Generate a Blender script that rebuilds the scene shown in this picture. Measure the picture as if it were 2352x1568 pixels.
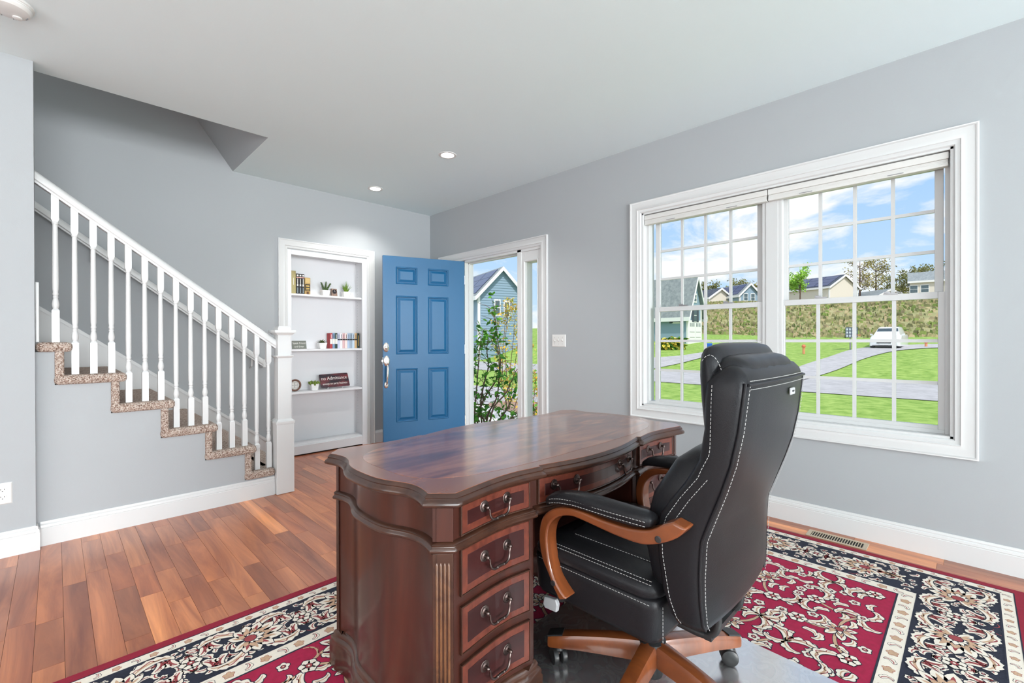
import bpy, bmesh, math, random
from mathutils import Vector, Matrix
for _o in list(bpy.data.objects):
    bpy.data.objects.remove(_o)
SC = bpy.context.scene
COL = SC.collection
PI = math.pi
R = math.radians

# ------------------------------------------------------------------ camera
F_PX, YAW, PITCH, ROLL, CAM_H = 1053.33, .7872095, -.0036929, -.0026499, 1.1651
fw = Vector((math.cos(YAW)*math.cos(PITCH), math.sin(YAW)*math.cos(PITCH), math.sin(PITCH)))
rt0 = Vector((math.sin(YAW), -math.cos(YAW), 0)); up0 = rt0.cross(fw)
rt = rt0*math.cos(ROLL) + up0*math.sin(ROLL)
up = up0*math.cos(ROLL) - rt0*math.sin(ROLL)
cd = bpy.data.cameras.new('camera'); cam = bpy.data.objects.new('camera', cd); COL.objects.link(cam)
cd.sensor_fit = 'HORIZONTAL'; cd.sensor_width = 36; cd.lens = 36*F_PX/2352; cd.clip_start = .02; cd.clip_end = 600
cam.matrix_world = Matrix(((rt.x, up.x, -fw.x, 0), (rt.y, up.y, -fw.y, 0), (rt.z, up.z, -fw.z, CAM_H), (0, 0, 0, 1)))
SC.camera = cam
def at(px, py, X=None, Y=None, Z=None, D=None):
    """photo pixel -> point on a known plane of the place (or at a known distance)"""
    d = fw + rt*((px-1176)/F_PX) - up*((py-784)/F_PX)
    if X is not None: t = X/d.x
    elif Y is not None: t = Y/d.y
    elif Z is not None: t = (Z-CAM_H)/d.z
    else: t = D
    return Vector((0, 0, CAM_H)) + d*t

# ------------------------------------------------------------------ exposure, sky, sun, fill lamps
SC.view_settings.view_transform = 'Standard'
SC.view_settings.look = 'None'
SC.view_settings.exposure = 0.3
SC.view_settings.gamma = 1.0
SC.view_settings.use_curve_mapping = False

def node(nt, kind, **kw):
    n = nt.nodes.new(kind)
    for k, v in kw.items():
        if k.startswith('i_'):
            n.inputs[k[2:].replace('_', ' ')].default_value = v
        else:
            setattr(n, k, v)
    return n

W = bpy.data.worlds.new('sky'); SC.world = W; W.use_nodes = True
nt = W.node_tree; nt.nodes.clear()
wo = node(nt, 'ShaderNodeOutputWorld'); bg = node(nt, 'ShaderNodeBackground')
tc = node(nt, 'ShaderNodeTexCoord'); sep = node(nt, 'ShaderNodeSeparateXYZ')
nt.links.new(tc.outputs['Generated'], sep.inputs[0])
ramp = node(nt, 'ShaderNodeValToRGB')
ramp.color_ramp.elements[0].position = .0; ramp.color_ramp.elements[0].color = (.62, .82, 1, 1)
ramp.color_ramp.elements[1].position = .5; ramp.color_ramp.elements[1].color = (.21, .48, .93, 1)
nt.links.new(sep.outputs['Z'], ramp.inputs[0])
mp = node(nt, 'ShaderNodeMapping'); mp.inputs['Scale'].default_value = (1, 1, 2.6); mp.inputs['Location'].default_value = (1.37, .2, .1)
nt.links.new(tc.outputs['Generated'], mp.inputs[0])
nz = node(nt, 'ShaderNodeTexNoise'); nz.inputs['Scale'].default_value = 5.2; nz.inputs['Detail'].default_value = 9; nz.inputs['Roughness'].default_value = .58
nz.inputs['Distortion'].default_value = .35
nt.links.new(mp.outputs[0], nz.inputs['Vector'])
cr = node(nt, 'ShaderNodeValToRGB')
cr.color_ramp.elements[0].position = .43; cr.color_ramp.elements[0].color = (0, 0, 0, 1)
cr.color_ramp.elements[1].position = .56; cr.color_ramp.elements[1].color = (1, 1, 1, 1)
nt.links.new(nz.outputs['Fac'], cr.inputs[0])
mx = node(nt, 'ShaderNodeMixRGB'); mx.inputs['Color2'].default_value = (1.02, 1.02, 1.03, 1)
nt.links.new(cr.outputs[0], mx.inputs['Fac']); nt.links.new(ramp.outputs[0], mx.inputs['Color1'])
nt.links.new(mx.outputs[0], bg.inputs['Color']); bg.inputs['Strength'].default_value = .85
nt.links.new(bg.outputs[0], wo.inputs[0])

def lamp(name, kind, loc, direction, energy, color=(1, 1, 1), **kw):
    ld = bpy.data.lights.new(name, kind); ld.energy = energy; ld.color = color
    for k, v in kw.items(): setattr(ld, k, v)
    o = bpy.data.objects.new(name, ld); COL.objects.link(o); o.location = loc
    o.rotation_euler = Vector(direction).to_track_quat('-Z', 'Y').to_euler()
    return o
lamp('sun', 'SUN', (-10, -30, 40), (.36, .50, -.78), 2.6, (1, .96, .88), angle=R(1.2))
# added fill panels by the unseen rear and side walls, standing in for daylight
lamp('fill_rear', 'AREA', (0, -7.93, 1.45), (0, 1, 0), 700, (.96, .98, 1), shape='RECTANGLE', size=5.0, size_y=2.1)
lamp('fill_side', 'AREA', (-3.13, .2, 1.45), (1, 0, 0), 85, (.96, .98, 1), shape='RECTANGLE', size=4.8, size_y=2.0)

lamp('upstairs_fill', 'POINT', (-1.0, 4.3, 4.7), (0, 0, -1), 30, (1, .97, .93), shadow_soft_size=.15)  # added fill, no lamp seen up there; lifts the dark stairwell

# ------------------------------------------------------------------ mesh builder
class MB:
    def __init__(self):
        self.v = []; self.f = []; self.m = []
    def add(self, vs, fs, mi=0, M=None):
        b = len(self.v)
        for p in vs:
            p = Vector(p)
            self.v.append(M @ p if M is not None else p)
        for f in fs:
            self.f.append([b+i for i in f]); self.m.append(mi)
        return self
    def box(self, x0, x1, y0, y1, z0, z1, mi=0, M=None):
        vs = [(x, y, z) for x in (x0, x1) for y in (y0, y1) for z in (z0, z1)]
        return self.add(vs, [(0, 1, 3, 2), (4, 6, 7, 5), (0, 4, 5, 1), (2, 3, 7, 6), (0, 2, 6, 4), (1, 5, 7, 3)], mi, M)
    def prism(self, poly, mapf, a, b, mi=0, M=None):
        n = len(poly)
        vs = [mapf(p[0], p[1], a) for p in poly] + [mapf(p[0], p[1], b) for p in poly]
        fs = [(i, (i+1) % n, n+(i+1) % n, n+i) for i in range(n)] + [tuple(range(n-1, -1, -1)), tuple(range(n, 2*n))]
        return self.add(vs, fs, mi, M)
    def tube(self, pts, r, n=8, mi=0, caps=True, M=None, closed=False, flat=1.0):
        pts = [Vector(p) for p in pts]; k = len(pts)
        rs = r if isinstance(r, (list, tuple)) else [r]*k
        vs = []; fs = []
        ref = None
        for i in range(k):
            if closed: t = pts[(i+1) % k]-pts[i-1]
            else: t = pts[min(i+1, k-1)]-pts[max(i-1, 0)]
            if t.length < 1e-9: t = Vector((0, 0, 1))
            t.normalize()
            if ref is None:
                ref = Vector((0, 0, 1)) if abs(t.z) < .9 else Vector((1, 0, 0))
            u = (ref - t*ref.dot(t))
            if u.length < 1e-6: u = t.orthogonal()
            u.normalize(); w = t.cross(u); ref = u
            for j in range(n):
                a = 2*PI*j/n
                vs.append(pts[i] + (u*math.cos(a)*flat + w*math.sin(a))*rs[i])
        kk = k if closed else k-1
        for i in range(kk):
            for j in range(n):
                a = i*n+j; b = i*n+(j+1) % n; c = ((i+1) % k)*n+(j+1) % n; d = ((i+1) % k)*n+j
                fs.append((a, b, c, d))
        if caps and not closed:
            fs.append(tuple(range(n-1, -1, -1))); fs.append(tuple((k-1)*n+j for j in range(n)))
        return self.add(vs, fs, mi, M)
    def lathe(self, prof, n=16, M=None, mi=0):
        vs = []; fs = []; k = len(prof)
        for (r, z) in prof:
            for j in range(n):
                a = 2*PI*j/n; vs.append((r*math.cos(a), r*math.sin(a), z))
        for i in range(k-1):
            for j in range(n):
                fs.append((i*n+j, i*n+(j+1) % n, (i+1)*n+(j+1) % n, (i+1)*n+j))
        fs.append(tuple(range(n-1, -1, -1))); fs.append(tuple((k-1)*n+j for j in range(n)))
        return self.add(vs, fs, mi, M)
    def loft(self, rings, mi=0, closed=True, caps=True, M=None):
        n = len(rings[0]); vs = [p for r_ in rings for p in r_]; fs = []
        for i in range(len(rings)-1):
            for j in range(n if closed else n-1):
                fs.append((i*n+j, i*n+(j+1) % n, (i+1)*n+(j+1) % n, (i+1)*n+j))
        if caps and closed:
            fs.append(tuple(range(n-1, -1, -1))); fs.append(tuple((len(rings)-1)*n+j for j in range(n)))
        return self.add(vs, fs, mi, M)
    def frame(self, u0, u1, v0, v1, prof, mapf, open_bottom=False, mi=0):
        """moulded casing round a rectangle; prof = [(inset, proud)]"""
        rings = []
        for (a, d) in prof:
            if open_bottom:
                q = [(u0+a, v0), (u0+a, v1-a), (u1-a, v1-a), (u1-a, v0)]
            else:
                q = [(u0+a, v0+a), (u0+a, v1-a), (u1-a, v1-a), (u1-a, v0+a)]
            rings.append([mapf(x, y, d) for x, y in q])
        self.loft(rings, mi, closed=not open_bottom, caps=False)
        return self
    def sphere(self, c, r, n=10, k=6, mi=0, sc=(1, 1, 1), M=None):
        rings = []
        for i in range(k+1):
            a = -PI/2+PI*i/k; rr = max(math.cos(a), .02)*r
            rings.append([(c[0]+rr*math.cos(2*PI*j/n)*sc[0], c[1]+rr*math.sin(2*PI*j/n)*sc[1], c[2]+r*math.sin(a)*sc[2]) for j in range(n)])
        return self.loft(rings, mi, M=M)
    def build(self, name, mats, parent=None, origin=None, smooth=None, bevel=0, seg=2, subsurf=0, fix=True):
        me = bpy.data.meshes.new(name)
        off = Vector((0, 0, 0))
        if parent is not None:
            p = parent
            while p is not None:
                off += p.location; p = p.parent
        if origin is not None: off = Vector(origin) if parent is None else Vector(origin)
        me.from_pydata([p-off for p in self.v], [], self.f)
        if not isinstance(mats, (list, tuple)): mats = [mats]
        for m_ in mats: me.materials.append(m_)
        if len(mats) > 1: me.polygons.foreach_set('material_index', self.m)
        me.update()
        if fix:
            bm = bmesh.new(); bm.from_mesh(me)
            bmesh.ops.recalc_face_normals(bm, faces=bm.faces); bm.to_mesh(me); bm.free()
        if smooth:
            me.polygons.foreach_set('use_smooth', [True]*len(me.polygons))
            if smooth < 180:
                me.set_sharp_from_angle(angle=R(smooth))
        o = bpy.data.objects.new(name, me); COL.objects.link(o)
        if parent is not None:
            o.parent = parent
            if origin is not None:
                base = Vector((0, 0, 0)); p = parent
                while p is not None:
                    base += p.location; p = p.parent
                o.location = Vector(origin)-base
        elif origin is not None: o.location = origin
        if bevel:
            bv = o.modifiers.new('bevel', 'BEVEL'); bv.width = bevel; bv.segments = seg; bv.limit_method = 'ANGLE'; bv.angle_limit = R(40)
        if subsurf:
            ss = o.modifiers.new('subsurf', 'SUBSURF'); ss.levels = subsurf; ss.render_levels = subsurf
        return o

def tag(o, label, cat, group=None, kind=None):
    if label: o['label'] = label
    if cat: o['category'] = cat
    if group: o['group'] = group
    if kind: o['kind'] = kind
    return o
def struct(o, label=None):
    o['kind'] = 'structure'
    if label: o['label'] = label
    return o
def thing(name, loc, label=None, cat=None, group=None):
    o = bpy.data.objects.new(name, None); COL.objects.link(o); o.location = loc
    o.empty_display_size = .05
    return tag(o, label, cat, group)
def dup(root, loc=None, rotz=None, label=None):
    r = root.copy(); COL.objects.link(r)
    if loc is not None: r.location = loc
    if rotz is not None: r.rotation_euler = (0, 0, rotz)
    if label: r['label'] = label
    for ch in root.children:
        c = ch.copy(); COL.objects.link(c); c.parent = r
        for g in ch.children:
            d = g.copy(); COL.objects.link(d); d.parent = c
    return r
def spline(pts, n=8, closed=False):
    """Catmull-Rom through the points"""
    P = [Vector(p) for p in pts]; k = len(P); out = []
    rng = range(k) if closed else range(k-1)
    for i in rng:
        if closed: a, b, c, d = P[i-1], P[i], P[(i+1) % k], P[(i+2) % k]
        else: a, b, c, d = P[max(i-1, 0)], P[i], P[i+1], P[min(i+2, k-1)]
        for j in range(n):
            t = j/n
            out.append(.5*((2*b)+(-a+c)*t+(2*a-5*b+4*c-d)*t*t+(-a+3*b-3*c+d)*t*t*t))
    if not closed: out.append(P[-1])
    return out
def interp(tab, x):
    if x <= tab[0][0]: return tab[0][1]
    for (a, va), (b, vb) in zip(tab, tab[1:]):
        if x <= b: return va+(vb-va)*(x-a)/(b-a)
    return tab[-1][1]
YZ = lambda u, v, d: (d, u, v)
XZ = lambda u, v, d: (u, d, v)
XY = lambda u, v, d: (u, v, d)

# ------------------------------------------------------------------ materials
def srgb(r, g, b):
    f = lambda c: (c/255/12.92) if c/255 <= .04045 else ((c/255+.055)/1.055)**2.4
    return (f(r), f(g), f(b), 1)
def mat(name, col, rough=.5, metal=0, bump=0, bscale=200, var=0, vscale=6, spec=.5, coat=0, coat_rough=.1, stretch=(1, 1, 1), emit=0, ior=1.5):
    m = bpy.data.materials.new(name); m.use_nodes = True
    t = m.node_tree; b = t.nodes['Principled BSDF']
    b.inputs['Base Color'].default_value = col if len(col) == 4 else (*col, 1)
    b.inputs['Roughness'].default_value = rough; b.inputs['Metallic'].default_value = metal
    b.inputs['Specular IOR Level'].default_value = spec; b.inputs['IOR'].default_value = ior
    b.inputs['Coat Weight'].default_value = coat; b.inputs['Coat Roughness'].default_value = coat_rough
    if emit:
        b.inputs['Emission Color'].default_value = col if len(col) == 4 else (*col, 1); b.inputs['Emission Strength'].default_value = emit
    if bump or var:
        c = node(t, 'ShaderNodeTexCoord'); mpn = node(t, 'ShaderNodeMapping'); mpn.inputs['Scale'].default_value = stretch
        t.links.new(c.outputs['Object'], mpn.inputs[0])
    if bump:
        n = node(t, 'ShaderNodeTexNoise'); n.inputs['Scale'].default_value = bscale; n.inputs['Detail'].default_value = 3
        t.links.new(mpn.outputs[0], n.inputs['Vector'])
        bp = node(t, 'ShaderNodeBump'); bp.inputs['Strength'].default_value = bump; bp.inputs['Distance'].default_value = .002
        t.links.new(n.outputs['Fac'], bp.inputs['Height']); t.links.new(bp.outputs[0], b.inputs['Normal'])
    if var:
        n2 = node(t, 'ShaderNodeTexNoise'); n2.inputs['Scale'].default_value = vscale; n2.inputs['Detail'].default_value = 5
        t.links.new(mpn.outputs[0], n2.inputs['Vector'])
        hs = node(t, 'ShaderNodeHueSaturation'); hs.inputs['Color'].default_value = col if len(col) == 4 else (*col, 1)
        mr = node(t, 'ShaderNodeMapRange'); mr.inputs['From Min'].default_value = .25; mr.inputs['From Max'].default_value = .75
        mr.inputs['To Min'].default_value = 1-var; mr.inputs['To Max'].default_value = 1+var
        t.links.new(n2.outputs['Fac'], mr.inputs[0]); t.links.new(mr.outputs[0], hs.inputs['Value'])
        t.links.new(hs.outputs[0], b.inputs['Base Color'])
    return m
def wood(name, c0, c1, rough=.3, scale=8, stretch=(1, .06, 1), coat=0, coat_rough=.08, rand=0, dist=1.2, light=None, ior=1.5):
    """streaky wood: noise stretched along one axis; rand adds a different tone for every piece"""
    m = bpy.data.materials.new(name); m.use_nodes = True
    t = m.node_tree; b = t.nodes['Principled BSDF']
    c = node(t, 'ShaderNodeTexCoord'); mpn = node(t, 'ShaderNodeMapping'); mpn.inputs['Scale'].default_value = stretch
    src = c.outputs['Object']
    if rand:
        oi = node(t, 'ShaderNodeObjectInfo'); gi = node(t, 'ShaderNodeNewGeometry')
        ad = node(t, 'ShaderNodeMath', operation='ADD'); fr = node(t, 'ShaderNodeMath', operation='FRACT')
        t.links.new(oi.outputs['Random'], ad.inputs[0]); t.links.new(gi.outputs['Random Per Island'], ad.inputs[1]); t.links.new(ad.outputs[0], fr.inputs[0])
        vm = node(t, 'ShaderNodeVectorMath', operation='MULTIPLY_ADD'); vm.inputs[1].default_value = (37, 53, 11)
        t.links.new(fr.outputs[0], vm.inputs[0]); t.links.new(c.outputs['Object'], vm.inputs[2]); src = vm.outputs[0]
    t.links.new(src, mpn.inputs[0])
    n = node(t, 'ShaderNodeTexNoise'); n.inputs['Scale'].default_value = scale; n.inputs['Detail'].default_value = 7; n.inputs['Roughness'].default_value = .62; n.inputs['Distortion'].default_value = dist
    t.links.new(mpn.outputs[0], n.inputs['Vector'])
    rp = node(t, 'ShaderNodeValToRGB'); rp.color_ramp.elements[0].position = .32; rp.color_ramp.elements[1].position = .7
    rp.color_ramp.elements[0].color = c0; rp.color_ramp.elements[1].color = c1
    t.links.new(n.outputs['Fac'], rp.inputs[0]); out = rp.outputs[0]
    if rand:
        r2 = node(t, 'ShaderNodeValToRGB'); el = r2.color_ramp.elements
        stops = light
        el[0].position = 0; el[0].color = stops[0]; el[1].position = 1; el[1].color = stops[-1]
        for i, s_ in enumerate(stops[1:-1]):
            e = el.new((i+1)/(len(stops)-1)); e.color = s_
        t.links.new(fr.outputs[0], r2.inputs[0])
        mxn = node(t, 'ShaderNodeMixRGB', blend_type='MULTIPLY'); mxn.inputs['Fac'].default_value = 1
        t.links.new(out, mxn.inputs['Color1']); t.links.new(r2.outputs[0], mxn.inputs['Color2']); out = mxn.outputs[0]
    t.links.new(out, b.inputs['Base Color'])
    b.inputs['Roughness'].default_value = rough; b.inputs['Coat Weight'].default_value = coat; b.inputs['Coat Roughness'].default_value = coat_rough
    b.inputs['IOR'].default_value = ior; b.inputs['Coat IOR'].default_value = max(1.5, ior)
    return m
def glass(name, tint=(1, 1, 1), refl=.08):
    m = bpy.data.materials.new(name); m.use_nodes = True; t = m.node_tree
    t.nodes.remove(t.nodes['Principled BSDF']); out = t.nodes['Material Output']
    tr = node(t, 'ShaderNodeBsdfTransparent'); tr.inputs[0].default_value = (*tint, 1)
    gl = node(t, 'ShaderNodeBsdfGlossy'); gl.inputs['Roughness'].default_value = .02
    fr = node(t, 'ShaderNodeFresnel'); fr.inputs['IOR'].default_value = 1.08
    mxs = node(t, 'ShaderNodeMixShader')
    t.links.new(fr.outputs[0], mxs.inputs[0]); t.links.new(tr.outputs[0], mxs.inputs[1]); t.links.new(gl.outputs[0], mxs.inputs[2]); t.links.new(mxs.outputs[0], out.inputs[0])
    return m

M = {}
M['wall'] = mat('wall_paint_grey', srgb(168, 172, 175), .85, bump=.12, bscale=260)
M['ceiling'] = mat('ceiling_paint', srgb(226, 239, 242), .9, bump=.15, bscale=90)
M['trim'] = mat('trim_white', srgb(212, 213, 213), .35)
M['vinyl'] = mat('vinyl_white', srgb(204, 205, 205), .4)
M['shade'] = mat('shade_fabric', srgb(214, 213, 210), .8)
M['shelf'] = mat('shelf_white', srgb(228, 229, 232), .45)
M['blue'] = mat('door_blue', srgb(10, 92, 138), .42, bump=.05, bscale=160)
M['nickel'] = mat('satin_nickel', (.82, .78, .74), .25, 1)
M['glass'] = glass('window_glass')
M['dark'] = mat('dark_gap', (.015, .015, .015), .7)
M['plastic'] = mat('white_plastic', srgb(218, 218, 216), .35)
M['bracket'] = mat('grey_metal', (.35, .35, .36), .4, .8)
M['carpet'] = None
M['floor'] = wood('cherry_planks', srgb(150, 84, 56), srgb(222, 146, 100), .32, 9, (1.0, .09, 1), coat=.35, coat_rough=.12, rand=1,
                  light=[(.52, .44, .42, 1), (.90, .78, .72, 1), (1.02, .94, .84, 1), (.70, .56, .52, 1), (1.15, 1.10, .96, 1), (.86, .68, .58, 1), (.60, .48, .44, 1), (1.55, 1.55, 1.32, 1)])
M['desk'] = wood('mahogany', srgb(40, 18, 13), srgb(74, 34, 23), .34, 6, (1, 1, .10), coat=.25, coat_rough=.12)
M['desk_drawer'] = wood('mahogany_drawer', srgb(40, 15, 15), srgb(62, 25, 23), .35, 7, (.12, 1, 1), coat=.4, coat_rough=.15)
M['desk_band'] = wood('crossband', srgb(80, 36, 27), srgb(112, 55, 40), .35, 60, (1, 1, .6), coat=.4, coat_rough=.15, dist=.3)
M['desk_mould'] = wood('mahogany_mould', srgb(46, 25, 18), srgb(72, 44, 31), .30, 10, (1, 1, 1), coat=.3, coat_rough=.1)
M['desk_reed'] = wood('mahogany_reed', srgb(74, 45, 28), srgb(122, 82, 52), .3, 10, (1, 1, 1), coat=.4, coat_rough=.1)
M['bronze'] = mat('antique_bronze', (.16, .12, .11), .33, 1)
M['leather'] = mat('black_leather', (.013, .013, .015), .32, bump=.2, bscale=420, spec=.2)
M['stitch'] = mat('grey_thread', srgb(176, 176, 174), .8)
M['chair_wood'] = wood('amber_wood', srgb(88, 42, 20), srgb(140, 76, 38), .28, 9, (1, .2, .2), coat=.6, coat_rough=.1)
M['black_plastic'] = mat('black_plastic', (.02, .02, .021), .4)
M['silver'] = mat('silver_plastic', srgb(170, 172, 174), .4)
M['rug_red'] = mat('rug_red', srgb(160, 14, 62), .95, bump=.6, bscale=500, var=.14, vscale=60)
M['rug_edge'] = mat('rug_edge_red', srgb(142, 16, 46), .95, bump=.6, bscale=500, var=.12, vscale=60)
M['rug_navy'] = mat('rug_navy', srgb(30, 34, 52), .95, bump=.6, bscale=500, var=.14, vscale=60)
M['rug_cream'] = mat('rug_cream', srgb(232, 222, 208), .95, bump=.6, bscale=500, var=.05, vscale=90)
M['rug_tan'] = mat('rug_tan', srgb(196, 160, 132), .95, bump=.5, bscale=500, var=.1, vscale=60)
M['rug_rust'] = mat('rug_rust', srgb(150, 62, 66), .95, bump=.5, bscale=500, var=.1, vscale=60)
# ================================================================== the room shell
rnd = random.Random(7)
XR, YB, ZC = 3.336, 4.80, 2.72
XO = 3.46                      # outer face of the window wall
YS, YST = 3.741, 3.687         # stair side face, wall stub face
X_STUB = -.08
X_L, Y_R = -3.2, -8.0          # the walls behind the camera

# carpet material: speckled loop pile
cm = mat('stair_carpet', srgb(196, 180, 166), .95)
_t = cm.node_tree; _b = _t.nodes['Principled BSDF']
_c = node(_t, 'ShaderNodeTexCoord'); _n = node(_t, 'ShaderNodeTexVoronoi'); _n.inputs['Scale'].default_value = 190
_t.links.new(_c.outputs['Object'], _n.inputs['Vector'])
_sx = node(_t, 'ShaderNodeSeparateColor'); _t.links.new(_n.outputs['Color'], _sx.inputs[0])
_r = node(_t, 'ShaderNodeValToRGB'); _e = _r.color_ramp.elements
_e[0].position = 0; _e[0].color = srgb(112, 84, 70); _e[1].position = 1; _e[1].color = srgb(222, 210, 200)
_e.new(.35).color = srgb(178, 154, 140); _e.new(.7).color = srgb(198, 182, 170)
_t.links.new(_sx.outputs[0], _r.inputs[0]); _t.links.new(_r.outputs[0], _b.inputs['Base Color'])
_bp = node(_t, 'ShaderNodeBump'); _bp.inputs['Strength'].default_value = 1; _bp.inputs['Distance'].default_value = .006; _bp.invert = True
_t.links.new(_n.outputs['Distance'], _bp.inputs['Height']); _t.links.new(_bp.outputs[0], _b.inputs['Normal'])
M['carpet'] = cm

# ---- floor: a subfloor slab, every plank in view a piece of its own
floor = struct(MB().box(X_L, XR, Y_R, YB, -.06, -.012).build('floor', M['dark']), 'reddish brown cherry plank floor')
PW = .0825
def plank(x, y0, y1):
    cx, cy = x+PW/2, (y0+y1)/2; g = .0005
    b = MB().box(x+g, x+PW-g, y0+g, y1-g, -.012, 0)
    return b.build('plank', M['floor'], floor, origin=(cx, cy, 0))
rest = MB()
def run(x, ya, yb, view=True):
    y = ya - rnd.uniform(0, .3)
    while y < yb-.001:
        L = rnd.choice((.38, .5, .62, .75, .85, 1.0))
        a, b_ = max(y, ya), min(y+L, yb)
        if yb-b_ < .1: b_ = yb
        y = b_
        if view: plank(x, a, b_)
        else: rest.box(x+.0005, x+PW-.0005, a+.0005, b_-.0005, -.012, 0)
k0 = int((-.41-.0205)/PW)
x = .0205 + k0*PW
while x < XR-.02:
    top = YST if x+PW < X_STUB+.004 else (YS if x < 1.17 else YB)
    run(x, 1.86, top)
    run(x, Y_R, -.5, view=False); run(x, -.5, 1.86, view=x > 3.0)
    x += PW
x = .0205 + (k0-1)*PW
while x > X_L:
    run(x, Y_R, YST, view=False); x -= PW
tag(rest.build('plank', M['floor'], floor), None, None, kind='stuff')

# unseen pale floor sheet added behind the camera to bounce light upward
struct(MB().box(X_L, XR, Y_R, -.95, .0, .006).build('floor_bounce', mat('pale_bounce', srgb(222, 222, 218), .95)))

# ---- ceiling, with the opening over the stairs
cb = MB()
cb.box(X_L, XR, Y_R, 3.815, ZC, ZC+.3)
cb.box(1.165, XR, 3.815, YB, ZC, ZC+.3)
struct(cb.build('ceiling', M['ceiling']), 'white painted ceiling with a cut-out over the stairs')
struct(MB().box(X_L, 1.5, 3.6, YB+.12, 5.2, 5.3).build('ceiling_upper', M['ceiling']))
# sloping soffit that closes the opening, and the upper hall walls
sf = MB().prism([(1.165, ZC), (-.30, ZC+2.04), (-.30, ZC+2.4), (1.165, ZC+.35)], XZ, 3.815, YB)
struct(sf.build('wall_soffit', M['wall']), 'sloping grey soffit over the stairs')
struct(MB().box(X_L, 1.5, 3.70, 3.815, ZC+.3, 5.2).build('wall_upper', M['wall']))

# ---- back wall with the bookcase niche
bw = MB()
bw.box(X_L, 1.655, YB, YB+.12, 0, 5.2)
bw.box(1.655, 2.46, YB, YB+.12, 2.06, 5.2)
bw.box(2.46, XR+.12, YB, YB+.12, 0, 5.2)
struct(bw.build('wall_back', M['wall']), 'grey painted wall behind the stairs and bookcase')
# ---- window and door wall
WY0, WY1, WZ0, WZ1 = .070, 1.870, .638, 2.172        # window opening
DY0, DY1, DZ1 = 2.955, 4.505, 2.075                  # door and sidelights opening
rw = MB()
rw.box(XR, XO, Y_R, WY0, 0, ZC); rw.box(XR, XO, WY0, WY1, 0, WZ0); rw.box(XR, XO, WY0, WY1, WZ1, ZC)
rw.box(XR, XO, WY1, DY0, 0, ZC); rw.box(XR, XO, DY0, DY1, DZ1, ZC); rw.box(XR, XO, DY1, YB, 0, ZC)
struct(rw.build('wall_right', M['wall']), 'grey painted wall with the wide window and front door')
struct(MB().box(X_L, X_STUB, YST, 3.80, 0, ZC).build('wall_left', M['wall']), 'grey wall end left of the stairs')
struct(MB().box(X_L-.1, X_L, Y_R, YB+.12, 0, 5.2).build('wall_side', M['wall']))
struct(MB().box(X_L-.1, XO, Y_R-.1, Y_R, 0, ZC).build('wall_rear', M['wall']))
# unseen window frames added on solid walls around the fill lamps
for n_, (a0, a1, mapf) in enumerate(((-2.5, 2.5, lambda u, v, d: (u, Y_R+d, v)), (-2.2, 2.6, lambda u, v, d: (X_L+d, u, v)))):
    wb = MB()
    wb.frame(a0-.12, a1+.12, .33, 2.57, [(0, 0), (0, .03), (.1, .03), (.12, .02), (.12, 0)], mapf)
    for q in range(5):
        u = a0+(a1-a0)*q/4
        p0, p1 = mapf(u-.04, .45, .01), mapf(u+.04, 2.45, .05)
        wb.box(min(p0[0], p1[0]), max(p0[0], p1[0]), min(p0[1], p1[1]), max(p0[1], p1[1]), .45, 2.45)
    struct(wb.build('window_%d' % (n_+4), M['trim']))

# ---- baseboards
BP = [(0, 0), (.016, 0), (.016, .098), (.013, .101), (.015, .105), (.013, .117), (.008, .121), (.009, .126), (.006, .137), (0, .137)]
def baseboard(name, label, runs):
    b = MB()
    for (kind, c, s, a, e) in runs:
        if kind == 'x':   # runs along x, stands on the face y=c
            b.prism(BP, (lambda u, v, d, c=c, s=s: (d, c+s*u, v)), a, e)
        else:
            b.prism(BP, (lambda u, v, d, c=c, s=s: (c+s*u, d, v)), a, e)
    return struct(b.build(name, M['trim']), label)
baseboard('baseboard_right', 'white moulded baseboard under the window', [('y', XR, -1, Y_R, 2.858), ('y', XR, -1, 4.602, YB)])
baseboard('baseboard_back', 'white moulded baseboard behind the blue door', [('x', YB, -1, 2.572, XR-.016)])
baseboard('baseboard_stairs', 'white moulded baseboard below the stairs', [('x', YS, -1, X_STUB+.016, 1.175)])
baseboard('baseboard_left', 'white moulded baseboard on the wall end', [('x', YST, -1, X_L, X_STUB), ('y', X_STUB, 1, YST-.016, YS-.0165)])

# ---- casings
CP = [(0, 0), (0, .020), (.006, .022), (.011, .020), (.014, .017), (.042, .013), (.060, .016), (.066, .019), (.070, .014), (.078, .012), (.088, .012), (.092, .008), (.095, 0)]
RWm = lambda u, v, d: (XR-d, u, v)
BWm = lambda u, v, d: (u, YB-d, v)
struct(MB().frame(-.025, 1.968, .543, 2.267, CP, RWm).build('trim_1', M['trim'], smooth=35), 'wide white moulded casing around the window')
struct(MB().frame(2.858, 4.602, 0, 2.168, CP, RWm, True).build('trim_2', M['trim'], smooth=35), 'white moulded casing around the front door')
CPB = [(a*.95, d) for a, d in CP]
struct(MB().frame(1.548, 2.569, 0, 2.170, CPB, BWm, True).build('trim_3', M['trim'], smooth=35), 'white moulded casing around the built-in bookcase')

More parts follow.
